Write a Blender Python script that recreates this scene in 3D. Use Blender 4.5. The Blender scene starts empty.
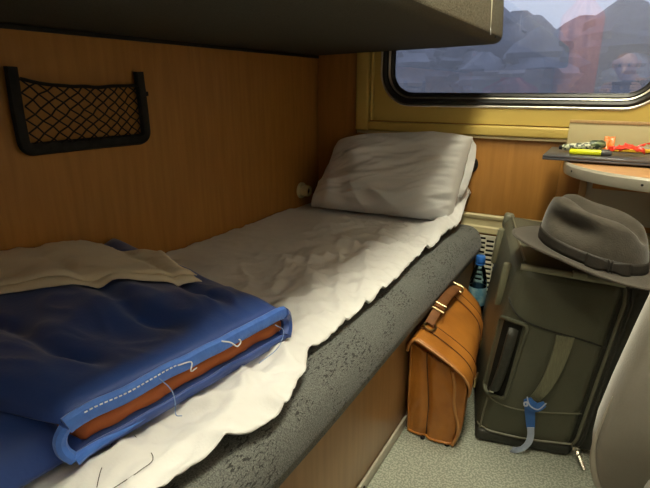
import bpy, bmesh, math, random
from mathutils import Vector, Matrix, noise
random.seed(7)
SC = bpy.context.scene
COL = SC.collection
PI = math.pi

# ------------------------------------------------------------------ camera
cam_d = bpy.data.cameras.new('camera')
cam = bpy.data.objects.new('camera', cam_d)
COL.objects.link(cam)
cam_d.sensor_fit = 'HORIZONTAL'
cam_d.sensor_width = 36.0
cam_d.lens = 490.0 / 650.0 * 36.0
cam_d.clip_start = 0.02
cam_d.clip_end = 500
cam.location = (1.127, -1.9, 0.95)
cam.rotation_euler = (math.radians(90 - 17.7), 0, math.radians(29.9))
SC.camera = cam

# ------------------------------------------------------------------ exposure, sky
SC.view_settings.view_transform = 'Standard'
SC.view_settings.look = 'None'
SC.view_settings.gamma = 1.0
SC.view_settings.use_curve_mapping = False
SC.view_settings.exposure = 0.0
SC.cycles.max_bounces = 16
SC.cycles.diffuse_bounces = 10
SC.cycles.transparent_max_bounces = 12
w = bpy.data.worlds.new('sky')
SC.world = w
w.use_nodes = True
nt = w.node_tree
nt.nodes.clear()
tc = nt.nodes.new('ShaderNodeTexCoord')
sx = nt.nodes.new('ShaderNodeSeparateXYZ')
rp = nt.nodes.new('ShaderNodeValToRGB')
rp.color_ramp.elements[0].position = 0.0
rp.color_ramp.elements[0].color = (0.80, 0.88, 1.05, 1)
rp.color_ramp.elements[1].position = 0.9
rp.color_ramp.elements[1].color = (1.7, 1.95, 2.4, 1)
bg = nt.nodes.new('ShaderNodeBackground')
bg.inputs['Strength'].default_value = 1.0
wo = nt.nodes.new('ShaderNodeOutputWorld')
nt.links.new(tc.outputs['Generated'], sx.inputs[0])
nt.links.new(sx.outputs['Z'], rp.inputs[0])
nt.links.new(rp.outputs[0], bg.inputs[0])
nt.links.new(bg.outputs[0], wo.inputs[0])

# ------------------------------------------------------------------ helpers
def tag(o, label=None, cat=None, group=None, kind=None):
    if label: o['label'] = label
    if cat: o['category'] = cat
    if group: o['group'] = group
    if kind: o['kind'] = kind
    return o

def thing(name, loc, label, cat, group=None):
    o = bpy.data.objects.new(name, None)
    o.empty_display_size = 0.05
    o.location = loc
    COL.objects.link(o)
    return tag(o, label, cat, group)

class MB:
    """collects world-space geometry"""
    def __init__(s): s.v = []; s.f = []; s.m = []
    def add(s, vs, fs, mi=0):
        n = len(s.v)
        s.v += [tuple(p) for p in vs]
        s.f += [tuple(i + n for i in f) for f in fs]
        s.m += [mi] * len(fs)
        return s
    def box(s, lo, hi, bev=0.0, seg=2, fn=None, sub=0):
        bm = bmesh.new()
        bmesh.ops.create_cube(bm, size=1)
        for v in bm.verts:
            v.co = Vector((lo[i] + (v.co[i] + .5) * (hi[i] - lo[i]) for i in range(3)))
        if bev > 0:
            bmesh.ops.bevel(bm, geom=bm.edges[:], offset=bev, segments=seg, profile=0.5, affect='EDGES')
        if sub:
            bmesh.ops.subdivide_edges(bm, edges=bm.edges[:], cuts=sub, use_grid_fill=True)
        bm.verts.index_update()
        s.add([fn(v.co) if fn else v.co for v in bm.verts], [[v.index for v in f.verts] for f in bm.faces])
        bm.free()
        return s
    def tube(s, pts, r, n=8, closed=False, cap=True, flat=1.0, up=None):
        pts = [Vector(p) for p in pts]
        N = len(pts)
        rs = r if isinstance(r, (list, tuple)) else [r] * N
        rings = []
        prev = None
        for i, p in enumerate(pts):
            if closed: t = pts[(i + 1) % N] - pts[i - 1]
            else: t = pts[min(i + 1, N - 1)] - pts[max(i - 1, 0)]
            if t.length < 1e-9: t = Vector((0, 0, 1))
            t.normalize()
            if up is not None: a = Vector(up)
            elif prev is not None: a = prev
            else: a = Vector((0, 0, 1)) if abs(t.z) < .9 else Vector((1, 0, 0))
            a = a - t * a.dot(t)
            if a.length < 1e-6: a = t.orthogonal()
            a.normalize(); prev = a
            b = t.cross(a)
            rings.append([p + (a * math.cos(2 * PI * k / n) * flat + b * math.sin(2 * PI * k / n)) * rs[i] for k in range(n)])
        vs = [v for rg in rings for v in rg]
        fs = []
        for i in range(N if closed else N - 1):
            j = (i + 1) % N
            for k in range(n):
                l = (k + 1) % n
                fs.append((i * n + k, i * n + l, j * n + l, j * n + k))
        if not closed and cap:
            fs.append(tuple(range(n))[::-1]); fs.append(tuple(range((N - 1) * n, N * n)))
        return s.add(vs, fs)
    def lathe(s, prof, c=(0, 0, 0), n=24, axis='z'):
        vs = []
        for (r, h) in prof:
            for k in range(n):
                a = 2 * PI * k / n
                if axis == 'z': p = (c[0] + r * math.cos(a), c[1] + r * math.sin(a), c[2] + h)
                elif axis == 'x': p = (c[0] + h, c[1] + r * math.cos(a), c[2] + r * math.sin(a))
                else: p = (c[0] + r * math.sin(a), c[1] + h, c[2] + r * math.cos(a))
                vs.append(p)
        fs = []
        for i in range(len(prof) - 1):
            for k in range(n):
                l = (k + 1) % n
                fs.append((i * n + k, i * n + l, (i + 1) * n + l, (i + 1) * n + k))
        fs.append(tuple(range(n))[::-1]); fs.append(tuple(range((len(prof) - 1) * n, len(prof) * n)))
        return s.add(vs, fs)
    def grid(s, nu, nv, fn, close_u=False, mi=0):
        vs = [fn(i / nu, j / nv) for j in range(nv + 1) for i in range(nu + (0 if close_u else 1))]
        W = nu if close_u else nu + 1
        fs = []
        for j in range(nv):
            for i in range(nu):
                k = (i + 1) % W
                fs.append((j * W + i, j * W + k, (j + 1) * W + k, (j + 1) * W + i))
        return s.add(vs, fs, mi)
    def slab(s, nu, nv, top, bot):
        """closed slab: top and bottom sheets sharing their border"""
        W = nu + 1
        vs = [top(i / nu, j / nv) for j in range(nv + 1) for i in range(W)]
        fs = [(j * W + i, j * W + i + 1, (j + 1) * W + i + 1, (j + 1) * W + i) for j in range(nv) for i in range(nu)]
        n = len(vs)
        vs += [bot(i / nu, j / nv) for j in range(nv + 1) for i in range(W)]
        fs += [(n + j * W + i, n + (j + 1) * W + i, n + (j + 1) * W + i + 1, n + j * W + i + 1) for j in range(nv) for i in range(nu)]
        for i in range(nu):
            fs.append((i + 1, i, n + i, n + i + 1))
            o = nv * W
            fs.append((o + i, o + i + 1, n + o + i + 1, n + o + i))
        for j in range(nv):
            fs.append((j * W, (j + 1) * W, n + (j + 1) * W, n + j * W))
            fs.append(((j + 1) * W + nu, j * W + nu, n + j * W + nu, n + (j + 1) * W + nu))
        return s.add(vs, fs)
    def build(s, name, mat, parent=None, smooth=True, angle=40, sub=0):
        me = bpy.data.meshes.new(name)
        me.from_pydata(s.v, [], s.f)
        for m in (mat if isinstance(mat, (list, tuple)) else [mat]): me.materials.append(m)
        for p, mi in zip(me.polygons, s.m): p.material_index = mi
        bm = bmesh.new(); bm.from_mesh(me)
        bmesh.ops.recalc_face_normals(bm, faces=bm.faces[:])
        bm.to_mesh(me); bm.free()
        if smooth:
            me.polygons.foreach_set('use_smooth', [True] * len(me.polygons))
            me.set_sharp_from_angle(angle=math.radians(angle))
        me.update()
        o = bpy.data.objects.new(name, me)
        COL.objects.link(o)
        if parent is not None:
            o.parent = parent
            if parent.type == 'EMPTY':
                o.matrix_parent_inverse = Matrix.Translation(-Vector(parent.location))
        if sub:
            md = o.modifiers.new('subsurf', 'SUBSURF'); md.levels = sub; md.render_levels = sub
        return o

def copy_part(o, parent, dloc):
    c = o.copy(); COL.objects.link(c); c.parent = parent
    c.matrix_parent_inverse = o.matrix_parent_inverse.copy()
    c.location = dloc
    return c

def lerp(a, b, t): return a + (b - a) * t
def smooth01(t):
    t = max(0.0, min(1.0, t)); return t * t * (3 - 2 * t)
def interp(tab, x):
    if x <= tab[0][0]: return tab[0][1]
    for (a, fa), (b, fb) in zip(tab, tab[1:]):
        if x <= b:
            t = (x - a) / (b - a); t = t * t * (3 - 2 * t)
            return fa + (fb - fa) * t
    return tab[-1][1]
def nz(x, y, z=0.0): return noise.noise(Vector((x, y, z)))
def ridge(x, y, z=0.0): return 1 - 2 * abs(noise.noise(Vector((x, y, z))))
def spline(pts, n):
    pts = [Vector(p) for p in pts]
    P = [pts[0] * 2 - pts[1]] + pts + [pts[-1] * 2 - pts[-2]]
    out = []
    for i in range(1, len(P) - 2):
        for k in range(n):
            t = k / n
            a, b, c, d = P[i - 1], P[i], P[i + 1], P[i + 2]
            out.append(.5 * ((2 * b) + (c - a) * t + (2 * a - 5 * b + 4 * c - d) * t * t + (3 * b - a - 3 * c + d) * t ** 3))
    out.append(pts[-1])
    return out

# ------------------------------------------------------------------ materials
def mat(name, c, rough=0.5, metal=0.0, c2=None, nscale=40.0, stretch=(1, 1, 1), bump=0.0, bscale=None, bstretch=None, detail=4, spec=0.5, sheen=0.0, lo=.35, hi=.65, coat=0.0, kind='noise'):
    m = bpy.data.materials.new(name)
    m.use_nodes = True
    N = m.node_tree; B = N.nodes['Principled BSDF']
    B.inputs['Base Color'].default_value = (*c, 1)
    B.inputs['Roughness'].default_value = rough
    B.inputs['Metallic'].default_value = metal
    B.inputs['Specular IOR Level'].default_value = spec
    B.inputs['Sheen Weight'].default_value = sheen
    B.inputs['Coat Weight'].default_value = coat
    tcn = N.nodes.new('ShaderNodeTexCoord')
    def mapped(st):
        mp = N.nodes.new('ShaderNodeMapping'); mp.inputs['Scale'].default_value = st
        N.links.new(tcn.outputs['Object'], mp.inputs[0]); return mp
    if c2 is not None:
        if kind == 'voronoi':
            tx = N.nodes.new('ShaderNodeTexVoronoi'); tx.inputs['Scale'].default_value = nscale; outp = tx.outputs['Distance']
        else:
            tx = N.nodes.new('ShaderNodeTexNoise'); tx.inputs['Scale'].default_value = nscale; tx.inputs['Detail'].default_value = detail; outp = tx.outputs['Fac']
        N.links.new(mapped(stretch).outputs[0], tx.inputs['Vector'])
        cr = N.nodes.new('ShaderNodeValToRGB')
        cr.color_ramp.elements[0].position = lo; cr.color_ramp.elements[0].color = (*c, 1)
        cr.color_ramp.elements[1].position = hi; cr.color_ramp.elements[1].color = (*c2, 1)
        N.links.new(outp, cr.inputs[0]); N.links.new(cr.outputs[0], B.inputs['Base Color'])
        m['ramp'] = cr.name
    if bump > 0:
        t2 = N.nodes.new('ShaderNodeTexNoise'); t2.inputs['Scale'].default_value = bscale or nscale; t2.inputs['Detail'].default_value = 3
        N.links.new(mapped(bstretch or stretch).outputs[0], t2.inputs['Vector'])
        bp = N.nodes.new('ShaderNodeBump'); bp.inputs['Strength'].default_value = bump; bp.inputs['Distance'].default_value = 0.002
        N.links.new(t2.outputs['Fac'], bp.inputs['Height']); N.links.new(bp.outputs[0], B.inputs['Normal'])
    return m

M = {}
M['wood'] = mat('beech_laminate', (0.38, 0.172, 0.036), 0.42, c2=(0.45, 0.21, 0.047), nscale=9, stretch=(6, 6, .5), bump=.05, bscale=60, detail=6)
M['base_wood'] = mat('berth_panel_laminate', (0.34, 0.19, 0.08), 0.33, c2=(0.40, 0.23, 0.10), nscale=9, stretch=(6, 6, .5), detail=6)
M['wood_edge'] = mat('light_wood_edge', (0.50, 0.32, 0.15), 0.5, c2=(0.56, 0.36, 0.17), nscale=20, stretch=(5, 5, .6))
M['table_wood'] = mat('table_laminate', (0.55, 0.30, 0.13), 0.35, c2=(0.62, 0.35, 0.15), nscale=9, stretch=(.6, 6, 6))
M['yellow'] = mat('yellow_cream_plastic', (0.58, 0.43, 0.115), 0.38, c2=(0.62, 0.46, 0.125), nscale=3)
M['cream'] = mat('cream_paint', (0.58, 0.50, 0.28), 0.45, c2=(0.62, 0.54, 0.31), nscale=5)
M['grille'] = mat('pale_grey_metal', (0.60, 0.58, 0.46), 0.45, c2=(0.64, 0.62, 0.5), nscale=8)
M['dark'] = mat('black_void', (0.012, 0.012, 0.012), 0.8, c2=(0.02, 0.02, 0.02), nscale=10)
M['rubber'] = mat('black_rubber', (0.014, 0.014, 0.015), 0.35, c2=(0.02, 0.02, 0.02), nscale=20)
M['plastic'] = mat('black_plastic', (0.010, 0.010, 0.010), 0.6, spec=.2, c2=(0.018, 0.018, 0.018), nscale=50)
M['alu'] = mat('brushed_aluminium', (0.62, 0.60, 0.54), 0.38, 1.0, c2=(0.7, 0.68, 0.6), nscale=30)
M['alu_paint'] = mat('grey_edge_trim', (0.46, 0.44, 0.37), 0.4, 0.2, c2=(0.50, 0.48, 0.40), nscale=30)
M['brass'] = mat('antique_brass', (0.46, 0.36, 0.20), 0.3, 1.0, c2=(0.55, 0.43, 0.24), nscale=60)
M['chrome'] = mat('nickel', (0.66, 0.63, 0.56), 0.25, 1.0, c2=(0.72, 0.69, 0.6), nscale=60)
M['sheet'] = mat('white_cotton', (0.70, 0.70, 0.71), 0.85, c2=(0.74, 0.74, 0.75), nscale=6, bump=.25, bscale=220, sheen=.2)
M['cream_cotton'] = mat('cream_cotton', (0.72, 0.64, 0.49), 0.85, c2=(0.76, 0.68, 0.53), nscale=6, bump=.25, bscale=220, sheen=.2)
M['quilt'] = mat('navy_blue_satin_cotton', (0.014, 0.058, 0.29), 0.5, c2=(0.018, 0.070, 0.33), nscale=8, bump=.2, bscale=160, sheen=.25)
M['quilt_pipe'] = mat('bright_blue_binding', (0.035, 0.14, 0.58), 0.6, c2=(0.05, 0.18, 0.66), nscale=60, bump=.4, bscale=150, sheen=.3)
M['orange'] = mat('rust_orange_lining', (0.42, 0.10, 0.018), 0.7, c2=(0.48, 0.125, 0.024), nscale=20, bump=.3, bscale=120)
M['thread'] = mat('white_thread', (0.75, 0.77, 0.8), 0.7, c2=(0.8, 0.8, 0.82), nscale=50)
M['thread_blue'] = mat('blue_thread', (0.2, 0.32, 0.6), 0.7, c2=(0.25, 0.36, 0.62), nscale=50)
M['leather'] = mat('tan_leather', (0.33, 0.115, 0.016), 0.38, c2=(0.48, 0.185, 0.030), nscale=9, bump=.3, bscale=130, detail=6)
M['leather_edge'] = mat('tan_leather_edge', (0.50, 0.23, 0.07), 0.5, c2=(0.56, 0.27, 0.09), nscale=20)
M['leather_dark'] = mat('brown_leather', (0.16, 0.062, 0.022), 0.4, c2=(0.22, 0.09, 0.032), nscale=30, bump=.3, bscale=130)
M['seam'] = mat('dark_seam_and_shade', (0.07, 0.025, 0.008), 0.7, c2=(0.09, 0.03, 0.01), nscale=30)  # gusset seam, also the painted shadow lines beside the straps
M['case'] = mat('dark_green_grey_nylon', (0.092, 0.095, 0.068), 0.45, c2=(0.112, 0.115, 0.085), nscale=7, bump=.35, bscale=420, bstretch=(1, 1, 1), spec=.25)
M['case_dark'] = mat('black_nylon', (0.026, 0.027, 0.022), 0.55, c2=(0.036, 0.037, 0.031), nscale=90, bump=.4, bscale=300)
M['case_pipe'] = mat('olive_piping', (0.16, 0.16, 0.115), 0.45, c2=(0.18, 0.18, 0.13), nscale=40)
M['case_strap'] = mat('olive_webbing', (0.21, 0.21, 0.135), 0.5, c2=(0.16, 0.16, 0.105), nscale=60, stretch=(8, 8, .3), bump=.5, bscale=60, bstretch=(8, 8, .3))
M['case_band'] = mat('pale_olive_binding', (0.26, 0.26, 0.18), 0.45, c2=(0.30, 0.30, 0.21), nscale=60)
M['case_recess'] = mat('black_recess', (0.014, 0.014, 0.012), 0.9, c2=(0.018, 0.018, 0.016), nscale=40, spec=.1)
M['felt'] = mat('brown_grey_wool_felt', (0.056, 0.049, 0.039), 0.95, c2=(0.070, 0.061, 0.049), nscale=60, bump=.4, bscale=300, sheen=.3, spec=.2)
M['ribbon'] = mat('black_brown_grosgrain', (0.026, 0.022, 0.018), 0.6, c2=(0.034, 0.03, 0.025), nscale=120, bump=.3, bscale=300)
M['seat'] = mat('grey_seat_cloth', (0.25, 0.23, 0.195), 0.9, c2=(0.28, 0.26, 0.22), nscale=12, bump=.3, bscale=300, sheen=.3)
M['seat_pipe'] = mat('pale_grey_piping', (0.42, 0.40, 0.33), 0.7, c2=(0.46, 0.43, 0.36), nscale=60)
M['pedestal'] = mat('grey_laminate', (0.52, 0.49, 0.42), 0.3, c2=(0.56, 0.53, 0.45), nscale=5)
M['laptop'] = mat('dark_grey_anodised', (0.12, 0.12, 0.14), 0.36, 0.5, c2=(0.135, 0.135, 0.155), nscale=80)
M['neon'] = mat('neon_yellow_plastic', (0.80, 0.86, 0.01), 0.35, c2=(0.84, 0.9, 0.02), nscale=20)
M['grey_plastic'] = mat('dark_grey_plastic', (0.07, 0.07, 0.075), 0.4, c2=(0.09, 0.09, 0.095), nscale=40)
M['pouch'] = mat('patterned_foil', (0.03, 0.045, 0.025), 0.4, c2=(0.60, 0.63, 0.45), nscale=110, stretch=(1, 1, 1), detail=1, lo=.46, hi=.52)
M['pouch_dark'] = mat('dark_green_foil', (0.04, 0.065, 0.03), 0.35, c2=(0.22, 0.27, 0.13), nscale=70, detail=1, lo=.5, hi=.6)
M['red'] = mat('red_foil', (0.72, 0.035, 0.02), 0.3, c2=(0.80, 0.06, 0.03), nscale=30)
M['orange_foil'] = mat('orange_foil', (0.85, 0.19, 0.02), 0.3, c2=(0.9, 0.24, 0.03), nscale=30)
M['pencil'] = mat('yellow_lacquer', (0.78, 0.44, 0.02), 0.35, c2=(0.82, 0.48, 0.03), nscale=30)
M['blue_cap'] = mat('blue_cap_plastic', (0.03, 0.16, 0.60), 0.35, c2=(0.04, 0.19, 0.66), nscale=30)
M['tag'] = mat('blue_tag_paper', (0.03, 0.13, 0.46), 0.5, c2=(0.04, 0.16, 0.52), nscale=30)
M['tag_pale'] = mat('pale_tag_paper', (0.36, 0.44, 0.62), 0.55, c2=(0.45, 0.52, 0.68), nscale=40)
M['ceiling'] = mat('off_white_laminate', (0.76, 0.76, 0.73), 0.6, c2=(0.79, 0.79, 0.76), nscale=3)
M['bounce_wall'] = mat('pale_bounce_laminate', (0.36, 0.355, 0.34), 0.6, c2=(0.39, 0.385, 0.37), nscale=3)  # unseen walls made pale to bounce light under the upper berth
M['skin'] = mat('skin', (0.56, 0.33, 0.23), 0.5, c2=(0.62, 0.38, 0.27), nscale=20)
M['eye'] = mat('dark_eye', (0.06, 0.045, 0.04), 0.3, c2=(0.08, 0.06, 0.05), nscale=80)
M['lips'] = mat('lips', (0.42, 0.20, 0.16), 0.5, c2=(0.46, 0.23, 0.18), nscale=80)
M['sweater'] = mat('grey_brown_knit', (0.10, 0.09, 0.085), 0.9, c2=(0.13, 0.12, 0.11), nscale=80, bump=.4, bscale=200)
M['trousers'] = mat('dark_denim', (0.05, 0.055, 0.075), 0.85, c2=(0.065, 0.07, 0.095), nscale=90)
M['pink'] = mat('dusty_pink_cloth', (0.60, 0.16, 0.26), 0.85, c2=(0.66, 0.2, 0.3), nscale=8)
M['rust'] = mat('apricot_cloth', (0.66, 0.27, 0.17), 0.85, c2=(0.72, 0.31, 0.2), nscale=8)
M['leaf'] = mat('haze_tinted_foliage', (0.045, 0.050, 0.075), 0.95, c2=(0.095, 0.10, 0.13), nscale=.6, detail=5)  # bluish outdoor haze mixed into the leaf colour
M['field'] = mat('pale_winter_grass', (0.14, 0.137, 0.147), 0.95, c2=(0.2, 0.195, 0.205), nscale=.25, detail=5)

def fabric_marks(name, c, c2, mark, mark_amt):
    """woven upholstery: fine fleck plus rows of little dark dashes"""
    m = mat(name, c, 0.92, c2=c2, nscale=420, detail=2, bump=.5, bscale=380, sheen=.15, spec=.2)
    N = m.node_tree; B = N.nodes['Principled BSDF']
    cr = N.nodes[m['ramp']]
    tcn = N.nodes.new('ShaderNodeTexCoord')
    mp = N.nodes.new('ShaderNodeMapping'); mp.inputs['Scale'].default_value = (260, 95, 260); mp.inputs['Rotation'].default_value = (0, 0, .35)
    n1 = N.nodes.new('ShaderNodeTexNoise'); n1.inputs['Scale'].default_value = 1.0; n1.inputs['Detail'].default_value = 1
    n2 = N.nodes.new('ShaderNodeTexNoise'); n2.inputs['Scale'].default_value = 9.0; n2.inputs['Detail'].default_value = 1
    a = N.nodes.new('ShaderNodeMath'); a.operation = 'GREATER_THAN'; a.inputs[1].default_value = .60
    b = N.nodes.new('ShaderNodeMath'); b.operation = 'GREATER_THAN'; b.inputs[1].default_value = .50
    mu = N.nodes.new('ShaderNodeMath'); mu.operation = 'MULTIPLY'
    mu2 = N.nodes.new('ShaderNodeMath'); mu2.operation = 'MULTIPLY'; mu2.inputs[1].default_value = mark_amt
    mx = N.nodes.new('ShaderNodeMix'); mx.data_type = 'RGBA'
    N.links.new(tcn.outputs['Object'], mp.inputs[0]); N.links.new(mp.outputs[0], n1.inputs['Vector']); N.links.new(tcn.outputs['Object'], n2.inputs['Vector'])
    N.links.new(n1.outputs['Fac'], a.inputs[0]); N.links.new(n2.outputs['Fac'], b.inputs[0])
    N.links.new(a.outputs[0], mu.inputs[0]); N.links.new(b.outputs[0], mu.inputs[1]); N.links.new(mu.outputs[0], mu2.inputs[0])
    N.links.new(mu2.outputs[0], mx.inputs['Factor']); N.links.new(cr.outputs[0], mx.inputs[6]); mx.inputs[7].default_value = (*mark, 1)
    N.links.new(mx.outputs[2], B.inputs['Base Color'])
    return m
M['berth_cloth'] = fabric_marks('grey_berth_moquette', (0.070, 0.075, 0.072), (0.175, 0.182, 0.172), (0.02, 0.02, 0.02), .8)
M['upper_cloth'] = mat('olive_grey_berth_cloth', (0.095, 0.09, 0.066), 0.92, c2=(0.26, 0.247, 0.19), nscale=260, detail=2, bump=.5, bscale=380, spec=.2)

def floor_mat():
    m = mat('speckled_vinyl', (0.23, 0.25, 0.21), 0.55, c2=(0.40, 0.42, 0.35), nscale=190, detail=2, lo=.45, hi=.57, bump=.15, bscale=200)
    return m
M['floor'] = floor_mat()
M['under_cloth'] = mat('darker_underside_cloth', (0.062, 0.058, 0.046), 0.95, c2=(0.088, 0.083, 0.066), nscale=320, detail=2, bump=.4, bscale=380, spec=.15)  # underside faces take a darker colour than the front

def glass_mat(name, ior, tint, rough=0.0):
    m = bpy.data.materials.new(name); m.use_nodes = True
    N = m.node_tree; N.nodes.clear()
    o = N.nodes.new('ShaderNodeOutputMaterial')
    t = N.nodes.new('ShaderNodeBsdfTransparent'); t.inputs[0].default_value = (*tint, 1)
    g = N.nodes.new('ShaderNodeBsdfGlossy'); g.inputs['Roughness'].default_value = rough
    f = N.nodes.new('ShaderNodeFresnel'); f.inputs['IOR'].default_value = ior
    mx = N.nodes.new('ShaderNodeMixShader')
    N.links.new(f.outputs[0], mx.inputs[0]); N.links.new(t.outputs[0], mx.inputs[1]); N.links.new(g.outputs[0], mx.inputs[2])
    N.links.new(mx.outputs[0], o.inputs[0])
    return m
M['pane_inner'] = glass_mat('inner_window_glass', 1.9, (.97, .98, 1.0), 0.0)
M['pane'] = glass_mat('window_glass', 1.9, (.97, .98, 1.0), 0.01)
_n = M['pane'].node_tree; _o = [q for q in _n.nodes if q.type == 'OUTPUT_MATERIAL'][0]; _s = _o.inputs[0].links[0].from_socket
_d = _n.nodes.new('ShaderNodeBsdfTranslucent'); _d.inputs[0].default_value = (.8, .8, .85, 1)      # pale translucent film mixed in to haze the view
_m = _n.nodes.new('ShaderNodeMixShader'); _m.inputs[0].default_value = .17
_n.links.new(_s, _m.inputs[1]); _n.links.new(_d.outputs[0], _m.inputs[2]); _n.links.new(_m.outputs[0], _o.inputs[0])
M['bottle'] = glass_mat('clear_bottle_plastic', 1.5, (.62, .82, .95), 0.04)
M['water'] = glass_mat('water', 1.33, (.75, .88, .95), 0.0)

def lamp_mat():
    m = bpy.data.materials.new('lit_diffuser'); m.use_nodes = True
    N = m.node_tree; N.nodes.clear()
    o = N.nodes.new('ShaderNodeOutputMaterial'); e = N.nodes.new('ShaderNodeEmission')
    e.inputs[0].default_value = (1.0, .94, .69, 1); e.inputs[1].default_value = LAMP
    N.links.new(e.outputs[0], o.inputs[0]); return m
LAMP = 35.0
M['lamp'] = lamp_mat()

# ================================================================== SETTING
XR, YB, ZC = 1.93, -2.55, 2.35
def struct(mb, name, m, **k): return tag(mb.build(name, m, None, **k), kind='structure')

struct(MB().box((-.05, YB - .05, -.05), (XR + .05, .06, 0)), 'floor', M['floor'], smooth=False)
struct(MB().box((-.05, YB - .05, ZC), (XR + .05, .06, ZC + .05)), 'ceiling', M['ceiling'], smooth=False)
struct(MB().box((-.05, YB - .05, 0), (0, .06, ZC)), 'wall_left', M['wood'], smooth=False)
struct(MB().box((XR, YB - .05, 0), (XR + .05, .06, ZC)), 'wall_right', M['bounce_wall'], smooth=False)
struct(MB().box((0, YB - .05, 0), (XR, YB, ZC)), 'wall_back', M['bounce_wall'], smooth=False)

# window wall with its opening
WX0, WX1, WZ0, WZ1, WR = .300, 1.262, .885, 1.52, .125
def rrect(x0, x1, z0, z1, r, n=10):
    pts = []
    for (cx, cz, a0) in ((x1 - r, z1 - r, 0), (x0 + r, z1 - r, PI / 2), (x0 + r, z0 + r, PI), (x1 - r, z0 + r, 1.5 * PI)):
        for k in range(n + 1):
            a = a0 + PI / 2 * k / n
            pts.append((cx + r * math.cos(a), cz + r * math.sin(a)))
    return pts
def outward(pts, X0, X1, Z0, Z1):
    """matching point on the rectangle for every point of the opening"""
    cx, cz = (X0 + X1) / 2, (Z0 + Z1) / 2
    out = []
    n = len(pts) // 4
    for k, (x, z) in enumerate(pts):
        q = k // n; t = (k % n) / (n - 1)
        if q == 0: p = (X1, lerp(cz, Z1, t * 2)) if t < .5 else (lerp(X1, cx, t * 2 - 1), Z1)
        elif q == 1: p = (lerp(cx, X0, t * 2), Z1) if t < .5 else (X0, lerp(Z1, cz, t * 2 - 1))
        elif q == 2: p = (X0, lerp(cz, Z0, t * 2)) if t < .5 else (lerp(X0, cx, t * 2 - 1), Z0)
        else: p = (lerp(cx, X1, t * 2), Z0) if t < .5 else (X1, lerp(Z0, cz, t * 2 - 1))
        out.append(p)
    return out
def plate(mb, inner, outer, y0, y1):
    """a plate with a hole, front at y0, back at y1"""
    n = len(inner)
    vs = [(x, y0, z) for x, z in inner] + [(x, y0, z) for x, z in outer] + [(x, y1, z) for x, z in inner] + [(x, y1, z) for x, z in outer]
    fs = []
    for k in range(n):
        l = (k + 1) % n
        fs += [(k, l, n + l, n + k), (2 * n + k, 3 * n + k, 3 * n + l, 2 * n + l), (k, 2 * n + k, 2 * n + l, l), (n + k, n + l, 3 * n + l, 3 * n + k)]
    return mb.add(vs, fs)
hole = rrect(WX0 - .02, WX1 + .02, WZ0 - .02, WZ1 + .02, WR + .02)
wf = struct(plate(MB(), hole, outward(hole, 0, XR, 0, ZC), 0.0, .06), 'wall_front', M['wood'], smooth=False)
# beech panel under the window (right of the pillow) and the shaded corner panel
MB().box((.345, -.008, .488), (.985, -.0005, .775), .002).build('beech_panel', M['wood'], wf)
MB().box((.004, -.008, .488), (.19, -.0005, 2.2), .002).build('corner_panel', M['wood'], wf)

# window: moulded surround, black gasket, metal rim, pane
win = tag(bpy.data.objects.new('window_1', None), kind='structure')
win.location = (.78, 0, .885); COL.objects.link(win)
FX0, FX1, FZ0, FZ1 = .197, 1.40, .783, 1.66
surr = MB()
ring1 = rrect(WX0 - .005, WX1 + .005, WZ0 - .005, WZ1 + .005, WR + .005)
mid = (.268, 1.33, .823, 1.60)
plate(surr, ring1, outward(ring1, mid[0], mid[1], mid[2], mid[3]), -.010, .05)
surr.build('surround', M['yellow'], win, angle=30)
def frame_bar(lo, hi, nm='surround_moulding'):
    return MB().box(lo, hi, .006, 3).build(nm, M['yellow'], win)
frame_bar((FX0, -.032, FZ0), (.250, -.0005, FZ1)); frame_bar((.254, -.020, .823), (.266, -.0005, 1.60))
frame_bar((1.35, -.032, FZ0), (FX1, -.0005, FZ1))
frame_bar((.2505, -.032, FZ0), (1.3495, -.0005, .819)); frame_bar((.2505, -.032, 1.605), (1.3495, -.0005, FZ1))
MB().box((.2, -.024, .772), (1.39, -.0005, .7825), .003).build('sill_lip', M['cream'], win)
def loop(inset, y, r):
    pts = rrect(WX0 + inset, WX1 - inset, WZ0 + inset, WZ1 - inset, max(.02, WR - inset), 12)
    return MB().tube([(x, y, z) for x, z in pts], r, 8, closed=True)
loop(.000, -.012, .0045).build('metal_rim', M['alu'], win)
loop(.013, -.006, .012).build('gasket', M['rubber'], win)
loop(.026, .006, .006).build('inner_metal_rim', M['alu'], win)
loop(.035, .014, .012).build('inner_gasket', M['rubber'], win)
pr = rrect(WX0 + .03, WX1 - .03, WZ0 + .03, WZ1 - .03, WR - .03)
n = len(pr)
pane = MB().add([(x, .020, z) for x, z in pr] + [(x, .026, z) for x, z in pr],
                [tuple(range(n)), tuple(range(2 * n - 1, n - 1, -1))] + [(k, n + k, n + (k + 1) % n, (k + 1) % n) for k in range(n)])
tag(pane.build('pane', M['pane_inner'], win, smooth=False), 'clear reflective inner window glass')
pane2 = MB().add([(x, .044, z) for x, z in pr] + [(x, .050, z) for x, z in pr],
                [tuple(range(n)), tuple(range(2 * n - 1, n - 1, -1))] + [(k, n + k, n + (k + 1) % n, (k + 1) % n) for k in range(n)])
tag(pane2.build('pane', M['pane'], win, smooth=False), 'outer window glass with an added pale haze film')

# cream ledge over the heater grille
tr = MB()
prof = [(-.0005, .486), (-.010, .486), (-.014, .480), (-.012, .470), (-.006, .466), (-.006, .440), (-.010, .434), (-.010, .412), (-.0005, .408)]
def strip(mb, prof, x0, x1):
    n = len(prof)
    vs = [(x0, y, z) for y, z in prof] + [(x1, y, z) for y, z in prof]
    return mb.add(vs, [(k, (k + 1) % n, n + (k + 1) % n, n + k) for k in range(n)] + [tuple(range(n)), tuple(range(2 * n - 1, n - 1, -1))])
struct(strip(tr, prof, .66, 1.35), 'trim_1', M['cream'], angle=25)

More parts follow.
